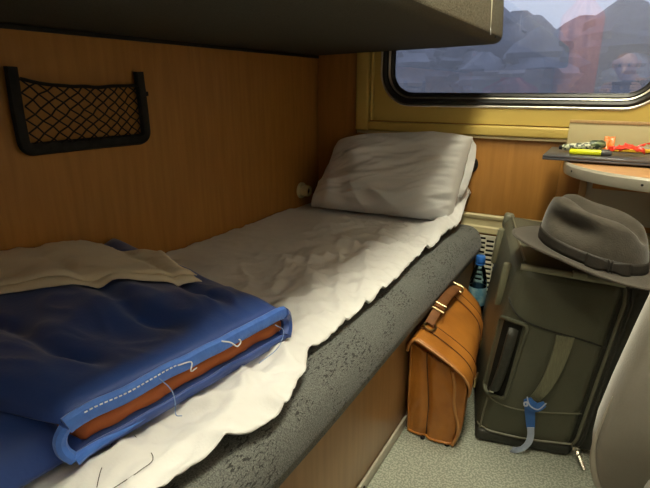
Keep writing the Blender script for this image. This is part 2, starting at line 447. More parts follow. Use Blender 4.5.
gr = thing('heater_grille', (1.0, 0, .06), 'pale slotted metal heater grille below the cream ledge behind the suitcase', 'grille')
MB().box((.726, -.0035, .06), (1.34, -.0005, .403)).build('backing', M['dark'], gr, smooth=False)
gf = MB(); gf.box((.726, -.012, .396), (1.34, -.0036, .403)); gf.box((.726, -.012, .06), (1.34, -.0036, .068))
for cx in [.730 + .032 * k for k in range(20)]:
    gf.box((cx - .002, -.0075, .068), (cx + .002, -.0037, .396))
gf.build('grille_frame', M['grille'], gr, smooth=False)
sl0 = None
for c in range(12):
    for r in range(17):
        z = .078 + .019 * r + (.0095 if c % 2 else 0)
        if z > .392: continue
        x = .746 + .032 * c
        if sl0 is None:
            sl0 = MB().box((-.0155, -.006, -.005), (.0155, -.0038 + .002, .005), .0012, 1).build('slat', M['grille'], gr)
            sl0.location = (x, -.006, z)
        else:
            copy_part(sl0, gr, (x, -.006, z))

# outside: a hazy bank, wood line
og = struct(MB().grid(40, 30, lambda a, b: (lerp(-90, 90, a), .8 + 130 * b, -1.6 + 1.5 * smooth01((b * 130 - 6) / 60) + .25 * nz(a * 25, b * 18))), 'ground_outside', M['field'])
tl = MB()
rt = random.Random(5)
def blob_tree(x, y, z, h, r, conifer):
    n = 14; lv = 14
    ph = rt.random() * 50
    def f(a, t):
        ang = 2 * PI * a
        if conifer: rr = r * (1 - t) * (.75 + .35 * abs(math.sin(t * 16)))
        else: rr = r * math.sin(PI * min(.97, .12 + .86 * t)) ** .7
        rr *= 1 + .35 * nz(math.cos(ang) * 1.6 + ph, math.sin(ang) * 1.6, t * 5) + .45 * nz(math.cos(ang) * 4 + ph, math.sin(ang) * 4, t * 13)
        return (x + rr * math.cos(ang), y + rr * math.sin(ang), z + h * (.06 + .94 * t))
    tl.grid(n, lv, f, close_u=True)
    tl.tube([(x, y, z - .5), (x, y, z + h * .4)], r * .08, 5)
for k in range(260):
    y = rt.uniform(45, 115)
    x = rt.uniform(-1.25, .45) * y + rt.uniform(-3, 3)
    h = rt.choice((4.5, 5.5, 6.5, 7.5, 9.5)) * rt.uniform(.8, 1.2) * (1.25 if x > -.45 * y else .8)
    if rt.random() < .12: blob_tree(x, y, -1.4 + 1.4 * smooth01((y - 6) / 60), h * .95, h * .24, True)
    else: blob_tree(x, y, -1.4 + 1.4 * smooth01((y - 6) / 60), h * .85, h * .42, False)
tag(tl.build('treeline', M['leaf'], None), 'blurred grey wood of trees passing outside the window', 'trees', kind='stuff')

# ================================================================== LAMP
lampt = thing('ceiling_lamp', (1.02, -.85, ZC - .06), 'rectangular warm ceiling lamp over the aisle', 'lamp')
MB().box((.88, -1.60, ZC - .03), (1.22, -.42, ZC - .001), .006).build('housing', M['ceiling'], lampt)
MB().box((.90, -1.58, ZC - .055), (1.20, -.44, ZC - .0305), .008).build('diffuser', M['lamp'], lampt)

fill_lamp = thing('ceiling_lamp', (1.02, -2.2, ZC - .06), 'small square lamp added behind the viewer to light the mirrored person', 'lamp')  # unseen lamp added so the person shows up in the window reflection
MB().box((.88, -2.36, ZC - .03), (1.22, -2.02, ZC - .001), .006).build('housing', M['ceiling'], fill_lamp)
MB().box((.90, -2.34, ZC - .055), (1.20, -2.04, ZC - .0305), .008).build('diffuser', M['lamp'], fill_lamp)

# ================================================================== BERTHS
lb = thing('lower_berth', (.37, -1.05, 0), 'lower sleeping berth with grey flecked cushion on a wooden base panel along the left wall', 'berth')
MB().box((.700, -2.4, .012), (.722, -.004, .335), .003).build('base_panel', M['base_wood'], lb)
MB().box((.003, -2.4, .2), (.699, -.004, .30), .003).build('berth_board', M['wood'], lb)
kr = MB().box((.7225, -2.4, .0005), (.730, -.004, .034), .002).build('kick_rail', M['alu_paint'], lb)
for y in (-1.02, -.60, -.2, -1.45):
    MB().lathe([(.0001, .0035), (.004, .003), (.005, .0)], (.730, y, .018), 10, axis='x').build('screw', M['plastic'], kr)
# cushion: a rounded section swept along the berth
def cushion_profile(x0, x1, z0, z1, r, bulge, n=7):
    pts = [(x0, z0), (x0, z1)]
    for k in range(n + 1):
        a = PI / 2 - PI / 2 * k / n
        pts.append((x1 - r + r * math.cos(a), z1 - r + r * math.sin(a)))
    r2 = r * .75
    pts.append((x1 + bulge, (z0 + z1) / 2 - .01))
    for k in range(n + 1):
        a = -PI / 2 * k / n
        pts.append((x1 - r2 + r2 * math.cos(a), z0 + r2 + r2 * math.sin(a)))
    return pts
cu = MB()
P = cushion_profile(.004, .752, .312, .441, .060, .004)
ys = [-2.4, -2.2] + [-2.1 + .075 * k for k in range(27)] + [-.10, -.06, -.04, -.027, -.019, -.0135]
cx_, cz_ = .375, .379
vs = []
for y in ys:
    e = max(0, (-.0135 - y)); q = min(1, e / .05); q = math.sqrt(max(0, 1 - (1 - q) ** 2))
    sh = .90 + .10 * q
    for x, z in P:
        d = .003 * nz(y * 4, x * 6, z * 8)
        px = x if x < .1 else cx_ + (x - cx_) * (.97 + .03 * q) + d
        vs.append((px, y, cz_ + (z - cz_) * sh))
nP = len(P)
cu.add(vs, [(j * nP + k, j * nP + (k + 1) % nP, (j + 1) * nP + (k + 1) % nP, (j + 1) * nP + k) for j in range(len(ys) - 1) for k in range(nP)] + [tuple(range(nP)), tuple(range(len(vs) - 1, len(vs) - 1 - nP, -1))])
cu.build('cushion', M['berth_cloth'], lb, angle=60)

# upper berth
ub = thing('upper_berth', (.37, -1.05, 1.085), 'grey-olive upholstered upper berth jutting over the bed', 'berth')
uP = [(.003, 1.078), (.003, 1.245), (.66, 1.262)]
for k in range(7):
    a = PI / 2 - PI / 2 * k / 6; uP.append((.703 + .045 * math.cos(a), 1.215 + .045 * math.sin(a)))
for k in range(7):
    a = -PI / 2 * k / 6; uP.append((.724 + .03 * math.cos(a), 1.118 + .026 * math.sin(a)))
uP.append((.5, 1.086))
um = MB(); vs = []
ys = [-2.4] + [-2.3 + .1 * k for k in range(23)] + [-.06, -.035, -.018, -.010, -.006]
for y in ys:
    q = min(1, max(0, -.006 - y) / .05); q = math.sqrt(max(0, 1 - (1 - q) ** 2))
    for x, z in uP:
        px = x if x < .1 else x - .028 * (1 - q) + .002 * nz(y * 3, z * 9)
        pz = lerp(1.165, z, .93 + .07 * q) if x > .1 else z
        vs.append((px, y, pz))
nP = len(uP)
um.add(vs, [(j * nP + k, j * nP + (k + 1) % nP, (j + 1) * nP + (k + 1) % nP, (j + 1) * nP + k) for j in range(len(ys) - 1) for k in range(nP)] + [tuple(range(nP)), tuple(range(len(vs) - 1, len(vs) - 1 - nP, -1))])
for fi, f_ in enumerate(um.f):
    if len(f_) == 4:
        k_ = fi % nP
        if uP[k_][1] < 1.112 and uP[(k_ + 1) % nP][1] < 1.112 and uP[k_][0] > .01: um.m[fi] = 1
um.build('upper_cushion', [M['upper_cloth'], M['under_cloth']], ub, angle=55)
MB().tube([(.7495, -.235, 1.22), (.7505, -.232, 1.18), (.7515, -.232, 1.125)], [.0025, .0025, .0025], 6).build('seam_cord', M['grille'], ub)
MB().tube(spline([(.7525, -.232, 1.128), (.755, -.236, 1.118), (.755, -.230, 1.106)], 4), .0012, 5).build('loose_thread', M['thread'], ub)
MB().box((.748, -.147, 1.103), (.7545, -.137, 1.109), .001).build('buckle', M['plastic'], ub)
MB().box((.003, -2.4, 1.066), (.012, -.01, 1.077), .002).build('wall_rail', M['plastic'], ub)

# ================================================================== SHEET, PILLOW
EDGE = [(-1.75, .70), (-1.56, .703), (-1.47, .718), (-1.36, .738), (-1.28, .722), (-1.17, .677), (-1.06, .683), (-.81, .69), (-.74, .684), (-.54, .675), (-.28, .68), (-.12, .69), (-.0, .69)]
def sheet_h(x, y, ex):
    e = ex - x
    z = .462
    amp = .35 + .65 * smooth01((x - .15) / .4)
    # long soft creases
    u = x * math.cos(.5) + y * math.sin(.5); v = -x * math.sin(.5) + y * math.cos(.5)
    wx = u + .05 * nz(x * 6, y * 6, 3); wy = v + .05 * nz(x * 6, y * 6, 9)
    z += .0135 * amp * max(0, ridge(wx * 4.5, wy * 11, 1)) ** 2
    z += .0105 * amp * max(0, ridge(wx * 12, wy * 6, 4)) ** 2
    z += .0055 * ridge(x * 23 + 2 * nz(x * 5, y * 5), y * 17, 7) ** 3 * amp
    z += .0045 * amp * max(0, ridge(wx * 8, wy * 24, 12)) ** 2
    z += .0035 * amp * max(0, ridge(wx * 26, wy * 10, 17)) ** 2
    z += .006 * nz(x * 4, y * 3, 2)
    # arc-shaped folds in the middle of the sheet
    for (fx, fy, an, L, wd, h) in ((.38, -.62, .25, .15, .014, .014), (.33, -.78, .15, .16, .012, .012), (.45, -.90, .5, .13, .012, .011), (.50, -.60, -.15, .12, .016, .013), (.30, -.55, .1, .12, .011, .008), (.55, -1.02, 1.1, .10, .013, .013), (.60, -.80, .9, .1, .012, .01), (.62, -1.25, .9, .12, .014, .010), (.52, -1.15, .6, .12, .014, .012), (.22, -.40, .1, .13, .014, .007)):
        dx, dy = x - fx, y - fy
        a = dx * math.cos(an) + dy * math.sin(an); b = -dx * math.sin(an) + dy * math.cos(an) - .6 * a * a
        z += .95 * h * math.exp(-(b / wd) ** 2) * math.exp(-(a / L) ** 2)
    # pressed flat under the quilt and under the pillow
    z = lerp(.461, z, max(smooth01((y + 1.13) / .08), smooth01((x - .555) / .06)))
    z = lerp(.461, z, max(smooth01((-.20 - y) / .06), smooth01((x - .58) / .05)))
    # bunched up beside the pillow
    z += .115 * math.exp(-((x - .665) / .055) ** 2 - ((y + .02) / .10) ** 2)
    z += .02 * math.exp(-((x - .64) / .05) ** 2 - ((y + .22) / .08) ** 2)
    # curls down at the free edge
    wob = .5 + .5 * nz(y * 9, 3.3)
    z -= (.006 + .008 * wob) * smooth01((.05 - e) / .05) ** 1.5
    return z
bs = MB()
def s_top(a, b):
    y = lerp(-1.76, -.010, b)
    ex = interp(EDGE, y) + .003 * nz(y * 18, 1.0) + .0012 * nz(y * 60, 4)
    x = .006 + (ex - .006) * a
    return (x, y, sheet_h(x, y, ex))
def s_bot(a, b):
    x, y, z = s_top(a, b)
    return (x - (.004 if a > .99 else 0), y, z - .005 if a > .9 else .4455)
bs.slab(120, 300, s_top, s_bot)
tag(bs.build('bed_sheet', M['sheet'], None, angle=180), 'creased white cotton sheet spread over the lower berth', 'sheet')

BL, BR, TL, TR = Vector((.072, -.180, .472)), Vector((.655, -.145, .474)), Vector((.150, -.072, .742)), Vector((.690, -.068, .780))
pn = ((BR - BL).cross(TL - BL)).normalized()
if pn.y > 0: pn = -pn
def pil(a, b, side):
    p = BL.lerp(BR, a).lerp(TL.lerp(TR, a), b)
    A, B = 2 * a - 1, 2 * b - 1
    prof = (max(0, 1 - A ** 4) ** .55) * (max(0, 1 - B ** 4) ** .5)
    p = p + Vector((0, 0, .020 * (1 - A * A) * (B if B > 0 else 0)))
    k = .078 if side > 0 else .040
    wr = 0
    if side > 0:
        # folds fan from the upper left corner and sag along the right
        r = math.hypot(a * 1.0, (1 - b) * .6); th = math.atan2((1 - b) * .6, a + .05)
        wr += .016 * ridge(th * 4.5, r * 1.1, 2.0) * smooth01(r * 2) 
        wr += .014 * ridge((a + .5 * b) * 1.5, b * 5.5 - a * 2.2 + .5 * nz(a * 3, b * 3), 5.0)
        wr += .006 * ridge(a * 3.5 + b, b * 13 - a * 5 + .8 * nz(a * 4, b * 4, 6), 8.0)
        wr += .010 * math.exp(-((b - .45 - .25 * (a - .5)) / .05) ** 2) * math.exp(-((a - .35) / .3) ** 2)
        wr += .012 * math.exp(-((b - .78 - .2 * (a - .5)) / .05) ** 2) * math.exp(-((a - .3) / .13) ** 2)
        wr *= 1.35 * prof ** .5
    return p + pn * (side * (k * prof + .004) + wr)
pm = MB().slab(100, 70, lambda a, b: pil(a, b, 1), lambda a, b: pil(a, b, -1))
pl = thing('pillow', (.36, -.13, .47), 'plump white pillow in a creased cotton case propped against the window wall', 'pillow')
pm.build('pillowcase', M['sheet'], pl, angle=180)
# loose hem of the case at the right and left edge
hem = MB()
def hemf(a, b):
    p = pil(1.0, lerp(.30, .97, b), 1)
    return p + Vector((.022 * a * math.sin(PI * b) ** .4 + .004, .020 * a + .006 * nz(b * 9, a), -.012 * a))
hem.grid(6, 24, hemf)
ho = hem.build('case_hem', M['sheet'], pl, angle=180)
md = ho.modifiers.new('solid', 'SOLIDIFY'); md.thickness = .003

# ================================================================== QUILT
QN, QF, QBf, QBn = Vector((.576, -1.612, 0)), Vector((.628, -1.205, 0)), Vector((.012, -1.075, 0)), Vector((.012, -1.75, 0))
qt = thing('folded_quilt', (.3, -1.4, .47), 'folded thick navy blue quilt with rust orange lining lying on the bed', 'quilt')
def qxy(s_, t): return QN.lerp(QF, s_).lerp(QBn.lerp(QBf, s_), t)      # s along the front edge, t towards the wall
def q_puff(s_, t, k):
    v = .010 * math.sin(s_ * 11 + 1.2 * t + 1.3 * nz(s_ * 2, t * 3, k)) * smooth01(t * 5)
    v += .012 * nz(s_ * 4, t * 4, k) * smooth01(t * 6)
    for (sc, wd, h) in ((.24, .035, -.022), (.55, .04, -.024), (.80, .03, -.016)):
        cc = sc + .12 * t + .05 * nz(t * 5, k)
        v += h * math.exp(-((s_ - cc) / wd) ** 2) * smooth01((t - .06) * 6) * (1 - .5 * t)
    v += .004 * ridge(s_ * 9, t * 7, k + 3) ** 3 * smooth01(t * 7)
    return v
def layer(z0f, z0b, th_f, th_b, k, inset=0.0, wav=0.0, ext=False):
    def prof(s_, t):
        es = max(0, min(1, min(s_ / .07, (1 - s_) / .07))) if not ext else max(0, min(1, min(s_ / .07, (1.025 - s_) / .07))); et = min(1, t / .10)
        return math.sqrt(max(0, 1 - (1 - es) ** 2)) * (.45 + .55 * math.sqrt(max(0, 1 - (1 - et) ** 2)))
    def xy(s_, t):
        p = qxy(s_, t)
        p.x -= inset * (1 - t) + wav * nz(s_ * 8, k) * (1 - t)
        return p
    def top(s_, t):
        p = xy(s_, t); zb = lerp(z0f, z0b, t); th = lerp(th_f, th_b, smooth01(t * 2.2))
        p.z = zb + th * .35 + th * .65 * prof(s_, t) + q_puff(s_, t, k) * prof(s_, t); return p
    def bot(s_, t):
        p = xy(s_, t); zb = lerp(z0f, z0b, t); th = lerp(th_f, th_b, smooth01(t * 2.2))
        p.z = zb + th * .35 - th * .35 * prof(s_, t); return p
    return top, bot
# bottom layer, orange lining, top layer
t1, b1 = layer(.474, .476, .034, .042, 11, -.008, 0.0, True)
lo_l = MB().slab(50, 40, lambda a, b: t1(-.0 + 1.025 * a, b), lambda a, b: b1(1.025 * a, b)).build('lower_layer', M['quilt'], qt, angle=180)
t2, b2 = layer(.497, .506, .046, .03, 23, -.004, .012, True)
MB().slab(60, 30, lambda a, b: t2(.055 + .94 * a, b), lambda a, b: b2(.055 + .94 * a, b)).build('orange_lining', M['orange'], qt, angle=180)
t3, b3 = layer(.530, .530, .034, .042, 37, -.004)
up_l = MB().slab(90, 60, t3, b3).build('upper_layer', M['quilt'], qt, angle=180)
# binding along the free edges
def bind(topf, botf, r, dz=0.0, wob=0.0, k=0, s0=.0, s1=1.0):
    pts = []
    for i in range(61):
        s_ = lerp(s0, s1, i / 60)
        p = (topf(s_, 0) + botf(s_, 0)) / 2
        p = p + Vector((.003, 0, dz + wob * nz(s_ * 7, k)))
        pts.append(p)
    return pts, MB().tube(pts, r, 8, flat=1.35)
bp_pts, bm_ = bind(t3, b3, .0098, .0, .004, 1)
bo = bm_.build('binding', M['quilt_pipe'], up_l)
bp2, bm2 = bind(t1, b1, .0042, .007, .004, 5, 0, 1)
bm2.build('binding', M['quilt'], lo_l)
# the two layers meet in a rounded fold at the far and the near corner
for nm, i in (('far', -1), ('near', 0)):
    a = bp_pts[i]; b = bp2[i]
    m_ = (a + b) / 2
    sgn = .02 if i == -1 else -.012
    MB().tube(spline([a, a.lerp(b, .25) + Vector((-.004, sgn * .6, 0)), m_ + Vector((-.006, sgn * .75, 0)), a.lerp(b, .75) + Vector((-.004, sgn * .6, 0)), b], 5), .0085 if i == 0 else .0125, 8).build('binding_fold', M['quilt_pipe'] if i == 0 else M['quilt'], qt)
MB().tube([b + Vector((.003, 0, -.001)) for b in bp2[0:16]], [.0085 - .0005 * k for k in range(16)], 8).build('binding', M['quilt_pipe'], lo_l)
# white running stitch on the binding
st = MB()
for i in range(3, 24):
    a = bp_pts[i] + Vector((.0078, 0, .0068)); b = bp_pts[i].lerp(bp_pts[i + 1], .6) + Vector((.0078, 0, .0068))
    st.tube([a, b], .0011, 5)
st.build('running_stitch', M['thread'], bo)
def thr(name, pts, r, m): MB().tube(spline(pts, 5), r, 5).build(name, m, qt)
p = bp_pts[24]; thr('loose_thread', [p + Vector((.008, 0, .006)), p + Vector((.016, .02, .004)), p + Vector((.022, .012, -.006)), p + Vector((.018, .028, -.010))], .0011, M['thread'])
p = bp_pts[38]; thr('loose_thread', [p + Vector((.006, -.008, .010)), p + Vector((.014, .004, .004)), p + Vector((.018, .016, -.008)), p + Vector((.014, .030, -.006)), p + Vector((.010, .022, .004))], .0013, M['thread'])
p = bp_pts[19]; thr('loose_thread', [p + Vector((.008, 0, .003)), p + Vector((.022, .008, -.016)), p + Vector((.026, .010, -.036)), p + Vector((.034, .002, -.052)), p + Vector((.04, .008, -.056))], .0008, M['thread_blue'])
p = bp_pts[56]; thr('loose_thread', [p + Vector((.012, -.01, -.010)), p + Vector((.020, .004, -.026)), p + Vector((.024, -.02, -.048)), p + Vector((.018, -.07, -.056))], .0008, M['thread_blue'])
# the tail of the quilt towards the viewer, lying lower
def tail(side):
    def f(a, b):
        x = lerp(.012, .560 - .03 * b, a); y = lerp(-1.60, -1.86, b)
        pr = math.sqrt(max(0, 1 - max(0, (a - .85) / .15) ** 2)) * math.sqrt(max(0, 1 - (max(0, (b - .8)) / .2) ** 2))
        z = .473 + (.058 * pr + .008 * nz(a * 5, b * 4, 3) * pr if side > 0 else 0)
        return (x, y, z + (.008 if side > 0 else 0))
    return f
MB().slab(40, 20, tail(1), tail(-1)).build('tail', M['quilt'], qt, angle=180)

# two hairs/threads lying on the sheet
hr = MB()
def on_sheet(x, y): return (x, y, sheet_h(x, y, interp(EDGE, y)) + .0028)
hr.tube(spline([on_sheet(.600, -1.53), on_sheet(.655, -1.545), on_sheet(.665, -1.575), on_sheet(.655, -1.61)], 6), .0006, 5)
hr.tube(spline([on_sheet(.585, -1.555), on_sheet(.62, -1.60), on_sheet(.66, -1.64)], 6), .0006, 5)
tag(hr.build('sheet_thread', M['case_dark'], None), 'thin dark loose thread curling on the sheet below the quilt', 'thread')

# folded cream sheet on the quilt
def quilt_top(x, y):
    best = 1e9; bz = .6
    t = (.60 - x) / .59
    t = max(0, min(1, t))
    lo_ = QN.lerp(QBn, t).y; hi_ = QF.lerp(QBf, t).y
    s_ = max(0, min(1, (y - lo_) / (hi_ - lo_)))
    return t3(s_, t).z
CA, CB, CC, CD = Vector((.012, -1.585)), Vector((.452, -1.225)), Vector((.255, -1.150)), Vector((.012, -1.20))
def csh(off, sh, k):
    def xy(a, b):
        p = CA.lerp(CB, a).lerp(CD.lerp(CC, a), b)
        p.x -= sh * (1 - b); p.y += sh * .4 * (1 - b)
        return p
    def top(a, b):
        p = xy(a, b)
        e = min(1, b / .05, (1 - a) / .05, (1 - b) / .06); e = math.sqrt(max(0, 1 - (1 - e) ** 2))
        zz = max(quilt_top(p.x, p.y), quilt_top(p.x + .01, p.y + .01), quilt_top(p.x - .01, p.y + .01))
        z = zz + off + .002 + .007 * e + .004 * nz(a * 5, b * 4, k) + .004 * ridge(a * 3 + b * 2, b * 6, k) ** 3 * e
        return (max(.006, p.x), p.y, z)
    def bot(a, b):
        x, y, z = top(a, b); e = min(1, b / .05, (1 - a) / .05, (1 - b) / .06); e = math.sqrt(max(0, 1 - (1 - e) ** 2))
        return (x, y, z - .002 - .006 * e)
    return top, bot
ct, cb = csh(.005, 0, 2)
fs_ = thing('folded_sheet', (.2, -1.3, .6), 'cream folded cotton sheet laid on top of the blue quilt', 'sheet')
MB().slab(60, 30, ct, cb).build('bottom_fold', M['cream_cotton'], fs_, angle=180)
ct, cb = csh(.015, .022, 6)
MB().slab(60, 30, ct, cb).build('top_fold', M['cream_cotton'], fs_, angle=180)

# ================================================================== WALL: NET POCKET, KNOBS
npk = thing('net_pocket', (.0, -1.115, .815), 'black framed stretch net pocket on the wood wall', 'net')
def ypost(y0, y1, z0, z1):
    f = MB()
    f.box((.0, -.0135, z0), (.024, .0135, z1), .004, 2, fn=lambda p: (p.x + .0005, p.y + lerp(y0, y1, (p.z - z0) / (z1 - z0)), p.z))
    return f
fr = MB()
path = [(-1.283, .992), (-1.286, .90), (-1.285, .838)]
for k in range(1, 7):
    a = PI + PI / 2 * k / 6; path.append((-1.268 + .017 * math.cos(a), .838 + .019 * math.sin(a)))
path += [(-1.1, .818), (-.972, .816)]
for k in range(1, 7):
    a = 1.5 * PI + PI / 2 * k / 6; path.append((-.972 + .019 * math.cos(a) + .002, .836 + .019 * math.sin(a)))
path += [(-.951, .90), (-.954, .990)]
fr.tube([(.012, y, z) for y, z in path], .0145, 8, flat=.78, up=(1, 0, 0))
fr.build('pocket_frame', M['plastic'], npk)
MB().box((.0005, -.947, .928), (.016, -.930, .940), .002).build('side_clip', M['plastic'], npk)
def net_pt(a, b):      # a along y, b from bottom to top
    y = lerp(-1.270, -.966, a)
    top = .956 + .012 * (1 - smooth01(a / .25)) - .004 * math.sin(PI * a)
    z = lerp(.826, top, b)
    return Vector((.016 + .016 * math.sin(PI * a) * (.4 + .6 * b), y + .004 * nz(a * 5, b * 4, 1), z + .004 * nz(a * 6, b * 5, 8)))
MB().tube([net_pt(k / 24, 1.0) for k in range(25)], .0042, 7).build('elastic_band', M['plastic'], npk)
nm_ = MB()
NA, NB = 9, 5
for sgn in (1, -1):
    for i in range(-NB, NA + NB + 1):
        run = []
        for k in range(NB * 2 + 1):
            b = k / (NB * 2); a = (i + sgn * k / 2 * 1.0) / NA
            if -.001 <= a <= 1.001: run.append(net_pt(max(0, min(1, a)), b) + Vector((0, .0015 * ((k % 2) * 2 - 1), 0)))
        if len(run) > 1: nm_.tube(run, .0019, 5)
nm_.build('cord_netting', M['plastic'], npk)

kb = thing('wall_knob', (.0, -.15, .515), 'round beige wall fitting with a dark hollow beside the pillow', 'fitting')
MB().lathe([(.034, .0005), (.034, .008), (.031, .012), (.024, .014), (.023, .040), (.021, .045), (.015, .045), (.014, .036), (.0001, .036)], (0, -.150, .530), 24, axis='x').build('collar', M['cream'], kb)
MB().lathe([(.013, .0365), (.012, .038), (.0001, .0385)], (0, -.150, .530), 16, axis='x').build('socket_hole', M['dark'], kb)
kb2 = thing('window_wall_knob', (.69, 0, .665), 'black round wall fitting half hidden behind the right side of the pillow', 'fitting')
MB().lathe([(.030, -.0085), (.030, -.020), (.026, -.028), (.010, -.031), (.0001, -.031)], (.672, 0, .672), 20, axis='y').build('knob_cap', M['plastic'], kb2)
MB().lathe([(.034, -.0083), (.034, -.012), (.0001, -.012)], (.672, 0, .672), 20, axis='y').build('back_plate', M['rubber'], kb2)

# ================================================================== BRIEFCASE
bc = thing('leather_briefcase', (.81, -.53, 0), 'tan leather flap briefcase standing on the floor against the berth', 'briefcase')
Y0, Y1 = -.745, -.350
def bx(x, y): return .732 + (x - .742) * (1 - .37 * max(0, (y - Y0) / (Y1 - Y0)))
def bsec(t, infl):
    """cross-section of the body, t in 0..1 round the outline (x, z)"""
    pts = [(.748, .004), (.742, .10), (.742, .22), (.750, .285), (.766, .300), (.80, .288), (.85, .262), (.890, .232), (.904, .20), (.905, .12), (.898, .03), (.888, .004)]
    return pts
bpts = [Vector((x, 0, z)) for x, z in bsec(0, 0)]
sec = spline(bpts, 4)
cen = Vector((.82, 0, .145))
bb = MB(); rings = []
ysn = [0, .012, .03, .06, .12, .25, .4, .55, .7, .85, .93, .97, 1]
for q in ysn:
    y = lerp(Y0, Y1, q)
    e = min(1, q / .05, (1 - q) / .05); e = math.sqrt(max(0, 1 - (1 - e) ** 2))
    for p in sec:
        s_ = .93 + .07 * e
        d = .003 * nz(p.x * 14, y * 10, p.z * 10)
        bb.v.append((bx(cen.x + (p.x - cen.x) * s_ + d, y), y, max(.004, cen.z + (p.z - cen.z) * (.965 + .035 * e))))
nS = len(sec)
for j in range(len(ysn) - 1):
    for k in range(nS):
        bb.f.append((j * nS + k, j * nS + (k + 1) % nS, (j + 1) * nS + (k + 1) % nS, (j + 1) * nS + k))
bb.f.append(tuple(range(nS))); bb.f.append(tuple(range(len(ysn) * nS - 1, (len(ysn) - 1) * nS - 1, -1)))
bb.m = [0] * len(bb.f)
bb.build('body', M['leather'], bc, angle=60)
# near gusset: two soft panels meeting in a fold, facing the viewer
def gus(a, b):
    x0 = lerp(.752, .745, b); x1 = lerp(.880, .870, b) + .012 * math.sin(PI * b * 1.4)
    z1 = lerp(.290, .245, a)
    z = lerp(.006, z1, b)
    fold = abs(a - .42) / .58
    y = Y0 - .002 - .016 * math.sin(PI * min(1, max(0, a))) ** .6 * (1 - .75 * math.exp(-((a - .42) / .07) ** 2)) * (.5 + .5 * math.sin(PI * min(1, b * 1.05)))
    y += .004 * nz(a * 4, b * 5, 4) + .003 * ridge(a * 5, b * 3, 2) ** 3
    return (bx(lerp(x0, x1, a), Y0), y, z)
go = MB().grid(34, 34, gus).build('gusset', M['leather'], bc, angle=180)
gmd = go.modifiers.new('solid', 'SOLIDIFY'); gmd.thickness = .003; gmd.offset = 0
MB().tube([Vector(gus(.42, b / 20)) + Vector((0, -.001, 0)) for b in range(21)], .0022, 6).build('centre_seam', M['seam'], go)
MB().tube([Vector(gus(.985, b / 24)) + Vector((.004 + .006 * math.sin(b / 24 * 9), -.005, 0)) for b in range(24)], .0042, 7).build('edge_piping', M['leather_edge'], bc)
MB().tube([Vector(gus(.01, b / 24)) + Vector((0, -.002, 0)) for b in range(24)], .0032, 7).build('edge_piping', M['leather'], bc)
MB().tube([Vector(gus(a / 20, 0)) + Vector((0, -.002, .002)) for a in range(21)], .0040, 7).build('base_piping', M['leather'], bc)
for (x, y) in ((.790, Y0 - .012), (.858, Y0 - .006), (.862, -.62)):
    MB().lathe([(.006, .0002), (.007, .004), (.005, .007), (.0001, .008)], (x, y, 0), 10).build('stud_foot', M['plastic'], bc)
# flap
fl = [(.744, .272), (.747, .288), (.754, .300), (.768, .309), (.80, .297), (.85, .272), (.892, .243), (.909, .212), (.912, .18), (.908, .150)]
fsec = spline([Vector((x, 0, z)) for x, z in fl], 6)
def flap_pt(a, b):   # a along section 0..1, b along y
    i = a * (len(fsec) - 1); k = min(int(i), len(fsec) - 2); p = fsec[k].lerp(fsec[k + 1], i - k)
    hang = max(0, (a - .62) / .38)
    ya = Y0 - .026 + .055 * hang ** 1.5; yb = Y1 + .026 - .055 * hang ** 1.5
    y = lerp(ya, yb, b)
    sag = .006 * math.sin(PI * b) * max(0, 1 - abs(a - .5) * 2.2)
    return Vector((bx(p.x, y) + .0015 * nz(a * 6, b * 6), y, p.z - sag + .002 * nz(a * 5, b * 7, 2)))
fo = MB().grid(54, 40, flap_pt).build('flap', M['leather'], bc, angle=180)
fmd = fo.modifiers.new('solid', 'SOLIDIFY'); fmd.thickness = .005; fmd.offset = 1
ef = [flap_pt(k / 40, 0) for k in range(41)]
MB().tube([p + Vector((.001, -.001, .001)) for p in ef], .0036, 6).build('flap_edge', M['leather_edge'], fo)
def strap(b0, nm):
    wd = .040
    pts = [flap_pt(.10 + .90 * k / 30, b0) for k in range(31)]
    s_ = MB()
    vs = []; 
    for k, p in enumerate(pts):
        t = (pts[min(k + 1, 30)] - pts[max(k - 1, 0)]).normalized(); nrm = Vector((0, 1, 0)).cross(t)
        if nrm.z < 0 and k < 20: nrm = -nrm
        if nrm.x < 0 and k >= 20: nrm = -nrm
        for (dy, dn) in ((-wd / 2, .002), (-wd / 2, .0085), (wd / 2, .0085), (wd / 2, .002)):
            vs.append(p + Vector((0, dy, 0)) + nrm * dn)
    s_.add(vs, [(k * 4 + i, k * 4 + (i + 1) % 4, k * 4 + 4 + (i + 1) % 4, k * 4 + 4 + i) for k in range(30) for i in range(4)] + [(0, 1, 2, 3), (123, 122, 121, 120)])
    so = s_.build(nm, M['leather'], bc)
    for sd in (-1, 1):
        MB().tube([Vector(vs[k * 4 + (1 if sd < 0 else 2)]) + Vector((0, sd * .001, 0)) for k in range(31)], .0016, 5).build('strap_edge_shade', M['seam'], so)  # dark lines paint the shadow along each strap edge
    return pts
sp1 = strap(.195, 'strap'); sp2 = strap(.80, 'strap')
for sp in (sp1, sp2):
    e = sp[27]
    MB().box((e.x + .0085, e.y - .022, e.z - .014), (e.x + .016, e.y + .022, e.z + .014), .003).build('clasp', M['brass'], bc)
